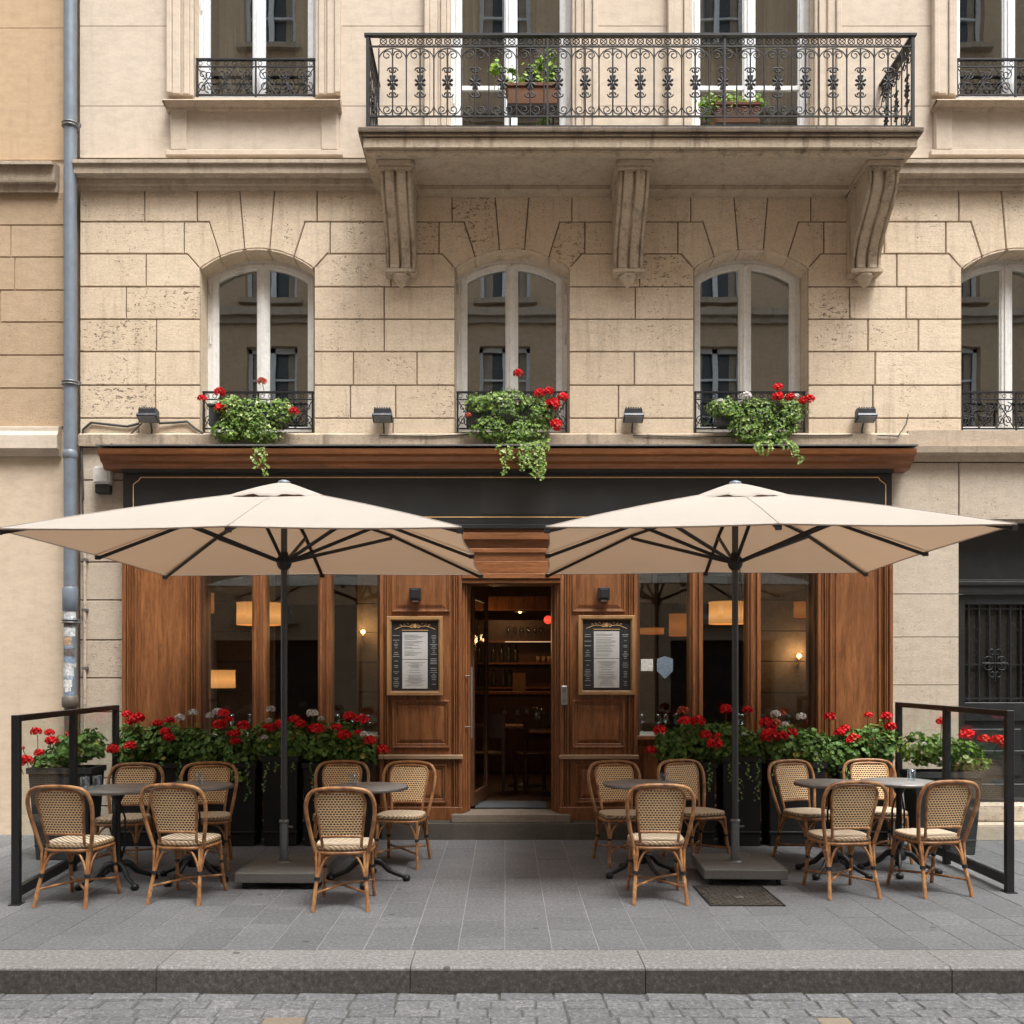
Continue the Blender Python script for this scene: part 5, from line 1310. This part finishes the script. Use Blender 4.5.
# ================================================================== PARASOLS
def parasol(cx, cy, rz, bx, lab, H):
    t = thing('parasol', lab, 'parasol', (cx, cy, 0), rz, 'parasols over the terrace')
    HC, R = 3.07, 1.50; dirs = [k*PI/4 for k in range(8)]
    def rimpt(k):
        a = dirs[k % 8]; m = max(abs(math.cos(a)), abs(math.sin(a))); return Vector((R*math.cos(a)/m, R*math.sin(a)/m))
    def zf(m): return HC-(HC-H)*m+.012*math.sin(PI*m)
    b = MB(); NU, NV = 10, 14
    for side, off in ((0, 0.0),):
        for k in range(8):
            A, B = rimpt(k), rimpt(k+1); vs = []
            for j in range(NV+1):
                m = .03+(1-.03)*j/NV
                for i in range(NU+1):
                    u = i/NU; p = A.lerp(B, u)*m; sag = .006*math.sin(PI*u)*m
                    dz = (.0 if k % 2 == 0 else 0)
                    cor = -.012*((1-u) if k % 2 else u)*m**2
                    pull = 1-.018*math.sin(PI*u)*m
                    wr = .007*noise.noise(Vector((p.x*2.6+cx*5, p.y*2.6, 1.3)))+.003*noise.noise(Vector((p.x*9+cx, p.y*9, 4.)))
                    vs.append((p.x*pull, p.y*pull, zf(m)-sag+cor+off+wr*math.sin(PI*u)*(1 if m < .97 else .3)))
            fs = [(j*(NU+1)+i, j*(NU+1)+i+1, (j+1)*(NU+1)+i+1, (j+1)*(NU+1)+i) for j in range(NV) for i in range(NU)]
            if side == 0: fs = [tuple(reversed(f)) for f in fs]
            b.add(vs, fs, .5, 0, True)
    for k in range(8):                                   # raised seams over the ribs
        e_ = rimpt(k); b.tube([(e_.x*q/8, e_.y*q/8, zf(q/8)-.012*(k % 2)*(q/8)**2+.001) for q in range(1, 9)], .0045, 5)
    # stitched hem all round, hanging a little
    hem = []
    for k in range(8):
        A, B = rimpt(k), rimpt(k+1)
        for i in range(NU):
            u = i/NU; p = A.lerp(B, u); cor = -.012*((1-u) if k % 2 else u); pull = 1-.018*math.sin(PI*u); hem.append((p.x*pull, p.y*pull, zf(1)-.006*math.sin(PI*u)+cor))
    n = len(hem); b.add([(x*1.001, y*1.001, z+.001) for x, y, z in hem]+[(x*1.0005, y*1.0005, z-.009) for x, y, z in hem]+[(x*.997, y*.997, z-.009) for x, y, z in hem]+[(x*.996, y*.996, z-.003) for x, y, z in hem], [(r*n+i, r*n+(i+1)%n, (r+1)*n+(i+1)%n, (r+1)*n+i) for r in range(3) for i in range(n)], .5, 0, True)
    co = b.build('canopy', M['canvas'], t, local=True, merge=True)
    b = MB(); rv = random.Random(2)                      # wind vent cap, wavy edge
    NV2, NU2 = 5, 64; vs = []
    for off in (0, -.005):
        for j in range(NV2+1):
            m = .02+.98*j/NV2
            for i in range(NU2):
                a = 2*PI*i/NU2; mm = max(abs(math.cos(a)), abs(math.sin(a))); r = .43*(.55/mm+.45)
                wv = .012*math.sin(a*9)*m**3+.008*math.sin(a*23+1)*m**3
                vs.append((r*m*math.cos(a), r*m*math.sin(a), 3.125-.175*m**1.15+wv*.7+off))
    q = (NV2+1)*NU2; fs = []
    for r0 in (0, q):
        for j in range(NV2):
            for i in range(NU2): fs.append((r0+j*NU2+i, r0+(j+1)*NU2+i, r0+(j+1)*NU2+(i+1)%NU2, r0+j*NU2+(i+1)%NU2))
    fs.append(tuple(range(NU2)))
    for i in range(NU2): fs.append((NV2*NU2+i, q+NV2*NU2+i, q+NV2*NU2+(i+1)%NU2, NV2*NU2+(i+1)%NU2))
    b.add(vs, fs, .5, 0, True); b.build('vent', M['canvas'], co, local=True)
    b = MB(); b.lathe([(.05, 3.118), (.045, 3.13), (.02, 3.14), (0, 3.142)], n=16); b.build('finial', M['pipe'], t, local=True)
    RZr = 2.50                                           # runner height
    for k in range(8):
        e = rimpt(k); L_ = e.length; d = e/L_; endz = zf(1)-(.012 if k % 2 else 0)-.012
        b = MB(); b.tube([(d.x*.06, d.y*.06, 2.985), (d.x*L_*.5, d.y*L_*.5, zf(.5)-.022), (d.x*(L_-.03), d.y*(L_-.03), endz-.012)], .014, 6, flat=1.2); rbo = b.build('rib', M['rib'], t, local=True)
        b = MB(); q_ = .50; b.tube([(d.x*.05, d.y*.05, RZr), (d.x*L_*q_, d.y*L_*q_, zf(q_)-.045)], .015, 6); b.build('strut', M['rib'], rbo, local=True)
        b = MB(); b.box(-.02, .02, -.012, .012, -.02, .012)
        for i in range(len(b.v)): v = Vector(b.v[i]); b.v[i] = (d.x*(L_-.015)+v.x, d.y*(L_-.015)+v.y, endz-.008+v.z)
        b.build('rib_tip', M['black'], rbo, local=True)
    b = MB(); b.tube([(0,0,.42),(0,0,3.12)], .0255, 16); b.build('pole', M['pole'], t, local=True)
    b = MB(); b.lathe([(.03, RZr-.07), (.05, RZr-.05), (.06, RZr-.02), (.06, RZr+.02), (.04, RZr+.04), (.03, RZr+.07)], n=16); b.build('runner', M['rib'], t, local=True); b = MB(); b.lathe([(.03, 2.94), (.06, 2.96), (.06, 3.0), (.03, 3.02)], n=16); b.build('hub', M['rib'], t, local=True)
    b = MB(); b.tube([(.035,-.02,RZr-.05), (.05,-.03,RZr-.3), (.04,-.03,RZr-.48), (.03,-.025,RZr-.3), (.028,-.02,RZr-.06)], .0025, 5); b.build('cord', M['cable'], t, local=True)
    b = MB(); b.tube([(0,0,.125),(0,0,.44)], .034, 16); b.lathe([(.034, .43), (.04, .435), (.04, .455), (.03, .46)], n=16); b.tube([(.03,0,.40),(.07,0,.40)], .009, 8); b.lathe([(.06, .125), (.055, .135), (.035, .137)], n=18); b.build('pole_sleeve', M['sleeve'], t, local=True)
    b = MB(); b.box(bx[0], bx[1], bx[2], bx[3], .05, .125); bo_ = b.build('base_plate', M['slab'], t, bevel=.006, local=True)
    for x in (bx[0]+.06, bx[1]-.06):
        for y in (bx[2]+.06, bx[3]-.06): b = MB(); b.M = Matrix.Translation((x, y, .024)) @ Matrix.Rotation(PI/2, 4, 'Y'); b.lathe([(0,-.015),(.022,-.015),(.024,0),(.022,.015),(0,.015)], n=14); b.box(-.05, -.022, -.012, .012, -.01, .01); b.build('castor', M['black'], bo_, local=True)
parasol(-1.745, D(7.90), math.radians(-1.2), (-.26, .38, -.46, .24), 'left beige square parasol on a grey pole, left of the doorway', 2.555)
parasol(1.825, D(7.93), math.radians(-2.4), (-.30, .33, -.36, .32), 'right beige square parasol on a dark pole, right of the doorway', 2.575)

# ================================================================== GLASS SCREENS
def screen(x0, y0, x1, y1, lab, zt=1.32):
    L_ = math.hypot(x1-x0, y1-y0); a = math.atan2(y1-y0, x1-x0)
    t = thing('glass_screen', lab, 'glass screen', (x0, y0, 0), a, 'glass terrace screens')
    for nm, u in (('post', 0.0), ('post', L_*.50), ('post', L_)): b = MB(); b.box(u-.027, u+.027, -.027, .027, .0, zt); b.build(nm, M['black'], t, bevel=.003, local=True)
    for nm, z0, z1 in (('top_rail', zt-.045, zt-.001), ('bottom_rail', .05, .12)):
        b = MB(); b.box(.028, L_*.5-.028, -.022, .022, z0, z1); b.box(L_*.5+.028, L_-.028, -.022, .022, z0, z1); b.build(nm, M['black'], t, bevel=.003, local=True)
    for u0, u1 in ((.03, L_*.5-.03), (L_*.5+.03, L_-.03)): b = MB(); b.box(u0, u1, -.004, .004, .12, zt-.045); b.build('glass_pane', M['glass_scr'], t, local=True)
    b = MB()
    for u in (0.0, L_): b.box(u-.05, u+.05, -.04, .04, -.0, .008)
    b.build('foot_plate', M['black'], t, local=True)
screen(-3.41, D(6.98), -3.64, D(9.35), 'black framed glass screen at the left end of the terrace')
screen(3.71, D(7.36), 3.78, D(9.60), 'black framed glass screen at the right end of the terrace', 1.34)

# ================================================================== PLANTS
def leaf_round(mb, p, nrm, r, rnd, rv):                 # folded lobed leaf
    nrm = Vector(nrm).normalized(); u = nrm.orthogonal().normalized(); a = rv.uniform(0, 2*PI); v = nrm.cross(u)
    U = u*math.cos(a)+v*math.sin(a); V = nrm.cross(U); f = nrm*r*rv.uniform(.1, .4)
    P = Vector(p)
    o = [P-U*r*.75, P-U*r*.55+V*r*.8+f, P+U*r*.45+V*r*.85+f, P+U*r, P+U*r*.45-V*r*.85+f, P-U*r*.55-V*r*.8+f]
    mb.add(o, [(0,3,2,1), (0,5,4,3)], rnd)
def leaf_ivy(mb, p, nrm, r, rnd, rv):
    nrm = Vector(nrm).normalized(); u = nrm.orthogonal().normalized(); a = rv.uniform(0, 2*PI); v = nrm.cross(u)
    U = u*math.cos(a)+v*math.sin(a); V = nrm.cross(U); f = nrm*r*.25; P = Vector(p)
    o = [P-U*r*.5, P-U*r*.35+V*r*.8+f, P+U*r*.1+V*r*.4+f*.5, P+U*r*1.1, P+U*r*.1-V*r*.4+f*.5, P-U*r*.35-V*r*.8+f]
    mb.add(o, [(0,3,2,1), (0,5,4,3)], rnd)
def head(p, r, rv, mat, parent, nm='flower_head'):      # ball of small petals
    b = MB(); n = 34
    for i in range(n):
        a = PI*(3-math.sqrt(5))*i; z = 1-2*(i+.5)/n; 
        if z < -.55: continue
        q = math.sqrt(1-z*z); d = Vector((q*math.cos(a), q*math.sin(a), z)); d2 = (d+Vector((rv.uniform(-.3,.3), rv.uniform(-.3,.3), rv.uniform(-.3,.3)))).normalized()
        c = Vector(p)+Vector((d.x*r, d.y*r, d.z*r*.72)); rr = r*rv.uniform(.30, .46)
        u = d2.orthogonal().normalized(); v = d2.cross(u); pts = [c-d2*rr*.35]
        for k in range(5):
            aa = 2*PI*k/5+rv.random(); pts.append(c+(u*math.cos(aa)+v*math.sin(aa))*rr+d2*rr*.12)
        b.add(pts, [(0,1,2),(0,2,3),(0,3,4),(0,4,5),(0,5,1)], rv.random())
    b.lathe([(r*.2, -r*.3), (r*.55, 0), (r*.5, r*.35), (0, r*.5)], p, 8, .1)
    return b.build(nm, M[mat], parent)
def geranium(lab, cx, cy, blobs, heads, seed, dens=1.0, white=(), leafr=.026, mats='leaf', trail=()):
    """blobs: (x,y,z,rx,ry,rz) in world; heads: (x,z,r,mat)"""
    rv = random.Random(seed); t = thing('geranium_plant', lab, 'plant', (cx, cy, blobs[0][2]-.2), 0, 'geraniums in the terrace planters')
    b = MB(); st = MB()
    for (x, y, z, rx, ry, rz) in blobs:
        n = int(5200*dens*(rx*rz+rx*ry+ry*rz))
        for i in range(n):
            while True:
                d = Vector((rv.uniform(-1,1), rv.uniform(-1,1), rv.uniform(-1,1)))
                if 0.25 < d.length < 1: break
            rr = d.length**.35; d.normalize()
            k_ = .82+.36*noise.noise(Vector((x*3+d.x*1.7, y+d.y*1.7+seed, d.z*1.7)))+rv.uniform(-.06,.12)
            p = Vector((x+d.x*rx*rr*k_, y+d.y*ry*rr*k_, z+d.z*rz*rr*k_))
            nn = Vector((d.x+rv.uniform(-.6,.6), d.y+rv.uniform(-.6,.6), d.z*.6+.5+rv.uniform(-.4,.5)))
            (leaf_ivy if rv.random() < .15 else leaf_round)(b, p, nn, leafr*rv.uniform(.6,1.25), min(1, max(0, rv.gauss(.46,.23))), rv)
    for (x, y, z, ln) in trail:
        px_, py_, pz_ = x, y, z
        for i in range(int(ln/.018)):
            px_ += rv.uniform(-.012,.012); py_ += rv.uniform(-.008,.004); pz_ -= .018
            leaf_ivy(b, (px_+rv.uniform(-.02,.02), py_, pz_), (rv.uniform(-.5,.5), -1, rv.uniform(-.2,.8)), .018*rv.uniform(.7,1.2), rv.random(), rv)
    b.build('foliage', M[mats], t)
    for (x, z, r, m) in heads:
        yy = cy-.12+rv.uniform(-.14, .08)
        bx = min(blobs, key=lambda q: abs(q[0]-x)); st.tube([(x+rv.uniform(-.03,.03), yy+.08, max(min(z-.12, bx[2]+.05), bx[2]-.1)), (x+.004, yy+.02, z-.04), (x, yy, z)], .0035, 5)
        hp = (x, yy, z)
        head(hp, r, rv, m, t)
    if len(st.v): st.build('stem', M['stem'], t)
    return t
def planter(x0, x1, y0, y1, z1, lab, taper=.02, mat='planter'):
    t = thing('planter', lab, 'planter', ((x0+x1)/2, (y0+y1)/2, 0), 0, 'dark planters on the pavement')
    b = MB(); v = []
    for z, k_ in ((.0, taper), (z1-.05, .004)): v += [(x0+k_,y0+k_,z),(x1-k_,y0+k_,z),(x1-k_,y1-k_,z),(x0+k_,y1-k_,z)]
    b.add(v, [(0,3,2,1),(4,5,6,7),(0,1,5,4),(1,2,6,5),(2,3,7,6),(3,0,4,7)]); b.box(x0+taper-.012, x1-taper+.012, y0+taper-.012, y1-taper+.012, .12, .14)
    b.build('box', M[mat], t, bevel=.006)
    b = MB(); a = [(x0-.008,y0-.008),(x1+.008,y0-.008),(x1+.008,y1+.008),(x0-.008,y1+.008)]; i_ = inset(a, .03)
    v = [(x,y,z1-.05) for x,y in a]+[(x,y,z1) for x,y in a]+[(x,y,z1) for x,y in i_]+[(x,y,z1-.05) for x,y in i_]
    b.add(v, [(r*4+i, r*4+(i+1)%4, ((r+1)%4)*4+(i+1)%4, ((r+1)%4)*4+i) for r in range(4) for i in range(4)]); b.build('rim', M[mat], t)
    b = MB(); b.box(x0+.03, x1-.03, y0+.03, y1-.03, z1-.045, z1-.02); b.build('soil', M['soil'], t)
PY = -.52; hp = lambda px, py: (PX(px, -.66), PZ(py, -.66))
def H(px, py, r=.05, m='red'): x, z = hp(px, py); return (x, z, r, m)
def BL(px, py, rx, rz, ry=.20, y=PY): return (PX(px, y), y, PZ(py, y), rx, ry, rz)
groups = [
 ('planter left of the left window, under the oak end pier', (117, 186), [BL(135,745,.22,.20), BL(165,743,.25,.22), BL(188,748,.22,.22)],
   [H(127,714.5,.045), H(138,718,.06), H(130,722,.045), H(135,745,.05), H(148,743,.05), H(159,723,.045), H(168,731,.045), H(172,737,.05), H(164,734,.045), H(173,720,.045), H(116,748,.05), H(179,718,.045,'white_p'), H(190,713,.045,'white_p')]),
 ('planter below the left window beside the oak mullion', (192, 256), [BL(208,752,.25,.22), BL(236,750,.24,.24), BL(240,772,.16,.16)],
   [H(207,716,.04,'white_p'), H(215,712,.045,'white_p'), H(226,713,.05), H(222,724,.06), H(231,719,.04), H(237,733,.045), H(246,725,.055), H(236,741,.045), H(230,734,.04), H(245,744,.0,'red')]),
 ('tall planter behind the left parasol pole', (262, 298), [BL(270,740,.20,.22), BL(292,742,.22,.22)],
   [H(264,729,.055), H(271,728,.05), H(279,724,.045), H(267,721,.03,'white_p'), H(273,709,.04,'white_p'), H(293,720,.055), H(301,724,.05), H(266,737,.028,'white_p')]),
 ('planter below the left window nearest the doorway', (303, 372), [BL(318,744,.24,.20), BL(346,744,.24,.22), BL(362,752,.18,.18)],
   [H(312,729,.055), H(320,728,.06), H(314,713,.05,'white_p'), H(349,717,.06), H(363,719,.058), H(338,727,.045), H(345,735,.06), H(359,732,.035), H(369,741,.058), H(381,750,.055), H(365,733,.03,'white_p'), H(320,719,.028,'white_p')]),
 ('planter below the right window nearest the doorway', (664, 716), [BL(672,745,.18,.19), BL(700,741,.26,.22), BL(722,745,.2,.2)],
   [H(659,730,.058), H(652,751,.052), H(684,721,.058), H(698,721,.062), H(705,735,.058), H(713,743,.068), H(685,711,.05,'pink'), H(727,709,.055), H(716,735,.03)]),
 ('tall planter behind the right parasol pole', (722, 762), [BL(728,740,.22,.22), BL(752,748,.22,.2)],
   [H(749,710,.045), H(763,722,.058), H(766,733,.065), H(771,727,.05), H(743,734,.022,'white_p')]),
 ('planter below the rightmost pane', (768, 826), [BL(778,742,.24,.22), BL(806,748,.25,.22), BL(832,755,.2,.2)],
   [H(781,736,.06), H(793,733,.055), H(773,722,.045,'pink'), H(785,724,.03,'white_p'), H(775,714,.045,'white_p'), H(783,713,.04,'pink'), H(803,717,.045,'white_p'), H(826,716,.05), H(765,738,.05)]),
 ('planter under the oak end pier right of the right window', (838, 890), [BL(850,748,.22,.2), BL(876,745,.22,.22)],
   [H(842,733,.05), H(848,729,.045), H(855,738,.055), H(866,715,.035), H(882,716,.05), H(886,726,.05), H(850,741,.035)])]
for i, (lab, (a, c), bl, hs_) in enumerate(groups):
    tall = 'tall' in lab
    planter(PX(a, -.66), PX(c, -.66), -.68, -.34, .84 if tall else .78, 'dark '+lab)
    hs_ = [h for h in hs_ if h[2] > 0]
    geranium('red geraniums in the '+lab, (PX(a, PY)+PX(c, PY))/2, PY, bl, hs_, 100+i, .95, trail=[(PX(a+(c-a)*(j+.5)/4, -.72), -.72, .80, .10+.09*((i+j*2) % 4)) for j in range(4)])
# pots by the screens (outside the terrace)
def rpot(x, y, r, h, lab, z0=0):
    t = thing('plant_pot', lab, 'plant pot', (x, y, z0)); b = MB()
    b.lathe([(0,0),(r*.72,0),(r*.78,.02),(r*.95,h-.05),(r*1.04,h-.045),(r*1.04,h),(r*.92,h),(r*.9,h-.04),(0,h-.05)], n=28); b.build('pot', M['pot'], t, local=True)
Y1 = D(8.75); s1 = 8.75/1000
planter(PX(36, Y1), PX(98, Y1), Y1-.16, Y1+.16, .80, 'dark planter outside the left glass screen', .05, 'pot')
def HH(px, py, r, m='red', Y=Y1): return ((px-VPX)*(10+Y)/1000, 1.6+(VPY-py)*(10+Y)/1000, r, m)
def geranium2(lab, x, y, bl, hs, seed, **k): return geranium(lab, x, y, bl, hs, seed, **k)
geranium('sparse red geranium in the planter outside the left glass screen', PX(67,Y1), Y1, [BL(50,762,.20,.12,.16,Y1), BL(72,750,.20,.17,.16,Y1), BL(92,745,.14,.16,.14,Y1)],
   [HH(41,731,.045), HH(54,732,.04), HH(64,739,.05), HH(33,759,.055), HH(28,762,.04), HH(51,751,.04), HH(80,733,.045), HH(25,750,.02,'pink'), HH(35,746,.02,'pink'), HH(114,750,.04)], 41, dens=.62)
Y2 = D(9.0)
planter(PX(908, Y2), PX(975, Y2), Y2-.16, Y2+.16, .74, 'dark planter outside the right glass screen, before the dark door', .05, 'pot')
geranium('pale leafy geranium in the planter outside the right glass screen', PX(940,Y2), Y2, [BL(915,748,.17,.15,.16,Y2), BL(938,750,.22,.14,.18,Y2), BL(962,755,.20,.14,.18,Y2), BL(980,762,.10,.08,.12,Y2)],
   [HH(930,720,.045,'red',Y2), HH(941,719,.03,'red',Y2), HH(955,733,.06,'red',Y2), HH(976,738,.05,'red',Y2), HH(986,738,.055,'red',Y2), HH(914,742,.02,'white_p',Y2), HH(991,743,.04,'red',Y2)], 43, dens=.62, mats='ivy')

# window boxes
def window_box(c, lab, bl, heads_, trails, seed, x0, x1):
    yb = -.14; pl = thing('window_box', 'dark window box hung on '+lab, 'window box', (c, yb, Z(428)))
    b = MB(); b.box(x0, x1, yb-.08, yb+.09, Z(431), Z(412)); b.build('trough', M['pot'], pl, bevel=.006)
    b = MB(); b.box(x0-.01, x1+.01, yb-.09, yb+.10, Z(412)+.001, Z(409.5)); b.build('rim', M['pot'], pl, bevel=.003)
    rv = random.Random(seed); t = thing('trailing_plant', 'pale green trailing plant with red flowers on '+lab, 'plant', (c, yb, Z(412)), 0, 'plants in the window boxes')
    b = MB()
    for (px, py, rx, rz) in bl:
        x, y, z = PX(px, yb-.05), yb-.05, PZ(py, yb-.05); ry = min(.15, rx)
        for i in range(int(8500*(rx*rz+.15*(rx+rz)*.8))):
            while True:
                d = Vector((rv.uniform(-1,1), rv.uniform(-1,1), rv.uniform(-1,1)))
                if .2 < d.length < 1: break
            rr = d.length**.4; d.normalize(); k_ = .85+.38*noise.noise(Vector((x*4+d.x*2, d.y*2+seed, d.z*2)))+rv.uniform(-.05,.14)
            p = (x+d.x*rx*rr*k_, min(y+d.y*ry*rr*k_, -.012), z+d.z*rz*rr*k_)
            leaf_ivy(b, p, (d.x+rv.uniform(-.5,.5), d.y-.4+rv.uniform(-.5,.5), d.z*.5+.5+rv.uniform(-.3,.5)), .021*rv.uniform(.6,1.3), min(1, max(0, rv.gauss(.5,.27))), rv)
    st = MB()
    for (px, py0, py1, dx) in trails:
        n = int((py1-py0)/1.5); ax = 0; pts = []
        for i in range(n):
            u = i/max(1, n-1); x = PX(px+dx*u, -.36)+.015*math.sin(i*.8+px); z = PZ(py0+(py1-py0)*u, -.36); y = (-.30-.08*min(1, u*4)) if py0 > 425 else -.30
            pts.append((x, y, z))
            for _ in range(2): leaf_ivy(b, (x+rv.uniform(-.028,.028), y+rv.uniform(-.02,.01), z+rv.uniform(-.01,.01)), (rv.uniform(-.5,.5), -1, rv.uniform(-.1,.8)), .021*rv.uniform(.55,1.2), min(1, .35+.65*rv.random()), rv)
        if len(pts) > 1: st.tube(pts, .003, 4)
    b.build('foliage', M['ivy'], t)
    for (px, py, r, m) in heads_:
        x, z = PX(px, yb-.12), PZ(py, yb-.12); st.tube([(x+.01, yb-.04, max(z-.12, Z(415))), (x, yb-.12, z)], .0035, 5); head((x, yb-.12, z), r, rv, m, t)
    st.build('stem', M['stem'], t)
window_box(WC[0], 'the arched window left of the balcony', [(230,408,.18,.13), (255,414,.26,.16), (282,412,.14,.14), (228,432,.18,.12), (258,432,.26,.13), (244,420,.26,.15)],
   [(202,398,.04,'red'), (220,392,.05,'red'), (221,408,.055,'red'), (294,411,.045,'red'), (262,381,.042,'pink')], [(256,446,468,0), (262,446,476,5), (259,446,460,3)], 61, -2.9, -2.15)
window_box(WC[1], 'the arched window under the balcony, left one', [(478,405,.14,.12), (505,405,.28,.17), (540,412,.16,.17), (490,428,.20,.15), (525,432,.26,.15), (520,448,.26,.10), (528,460,.16,.09)],
   [(518,373,.045,'red'), (540,393,.05,'red'), (549,391,.045,'red'), (563,397,.05,'red'), (553,404,.07,'red'), (556,424,.055,'red'), (557,429,.03,'red'), (468,415,.03,'pink')],
   [(505,445,475,0), (512,445,462,-3), (520,443,470,3), (528,443,474,4), (534,443,479,10), (538,442,470,6), (545,440,478,-10), (540,440,480,2), (530,444,465,-4), (524,442,460,0), (548,438,456,-4), (498,443,455,4)], 62, -.38, .45)
window_box(WC[2], 'the arched window under the balcony, right one', [(722,408,.16,.10), (755,414,.26,.15), (790,412,.18,.14), (748,430,.20,.13), (780,428,.2,.12), (765,440,.24,.08), (735,415,.14,.12)],
   [(778,387,.045,'red'), (778,396,.05,'red'), (790,397,.045,'red'), (803,401,.045,'red'), (809,399,.05,'red'), (746,396,.05,'white_p'), (720,401,.03,'white_p'), (796,396,.03,'white_p')],
   [(762,440,452,-2), (770,440,455,-3), (778,440,450,4), (785,438,452,8), (790,440,458,6), (792,442,464,10), (756,442,455,2), (766,440,448,4)], 63, 2.1, 2.85)

# balcony planters
def balc(x0, x1, y, h, lab, plant, seed, heads_=(), up=.4):
    ZT = 6.62+up
    t = thing('balcony_planter', 'brown wicker trough '+lab, 'planter', ((x0+x1)/2, y, ZT)); b = MB()
    b.box(x0, x1, y-.10, y+.10, ZT+.001, ZT+h); b.build('trough', M['wicker'], t, bevel=.01)
    b = MB()
    for xx in (x0+.03, x1-.03):
        for yy in (y-.08, y+.08): b.tube([(xx, yy, 6.621), (xx, yy, ZT)], .010, 6)
    b.box(x0, x1, y-.1, y+.1, ZT-.012, ZT); b.build('stand', M['iron'], t)
    b = MB(); b.box(x0-.012, x1+.012, y-.112, y+.112, ZT+h-.03, ZT+h+.005); b.build('rim', M['wicker'], t, bevel=.006)
    rv = random.Random(seed); p = thing('balcony_plant', plant, 'plant', ((x0+x1)/2, y, ZT+h)); b = MB(); st = MB()
    for (px, py, rx, rz) in heads_:
        x, z = PX(px, y), PZ(py, y)
        st.tube([(x+rv.uniform(-.04,.04), y, ZT+h), (x, y, z)], .004, 5)
        for i in range(int(2600*rx*rz+40)):
            d = Vector((rv.gauss(0,.5), rv.gauss(0,.5), rv.gauss(0,.5)))
            leaf_round(b, (x+d.x*rx, y+d.y*min(rx, .1), z+d.z*rz), (d.x, d.y-.5, d.z+.6), .022*rv.uniform(.6,1.2), rv.random(), rv)
    b.build('foliage', M['bright_leaf'], p); st.build('stem', M['stem'], p)
balc(.02, .50, -.40, .20, 'standing on the balcony behind the left railing bays', 'tall bright green plant in the wicker trough, left on the balcony', 71,
     [(496,68,.07,.06), (534,72,.08,.07), (541,63,.06,.05), (551,54,.05,.04), (552,70,.07,.08), (548,80,.08,.06), (512,71,.04,.03), (520,82,.10,.04), (535,84,.12,.04), (508,84,.08,.04), (530,78,.07,.05)])
balc(2.0, 2.42, -.40, .20, 'low on the balcony behind the right railing bays', 'low bright green plant in the wicker trough, right on the balcony', 72,
     [(705,104,.08,.05), (718,101,.10,.06), (732,100,.10,.06), (745,102,.09,.06), (712,112,.10,.05), (728,110,.1,.05), (758,103,.08,.05)], up=.22)
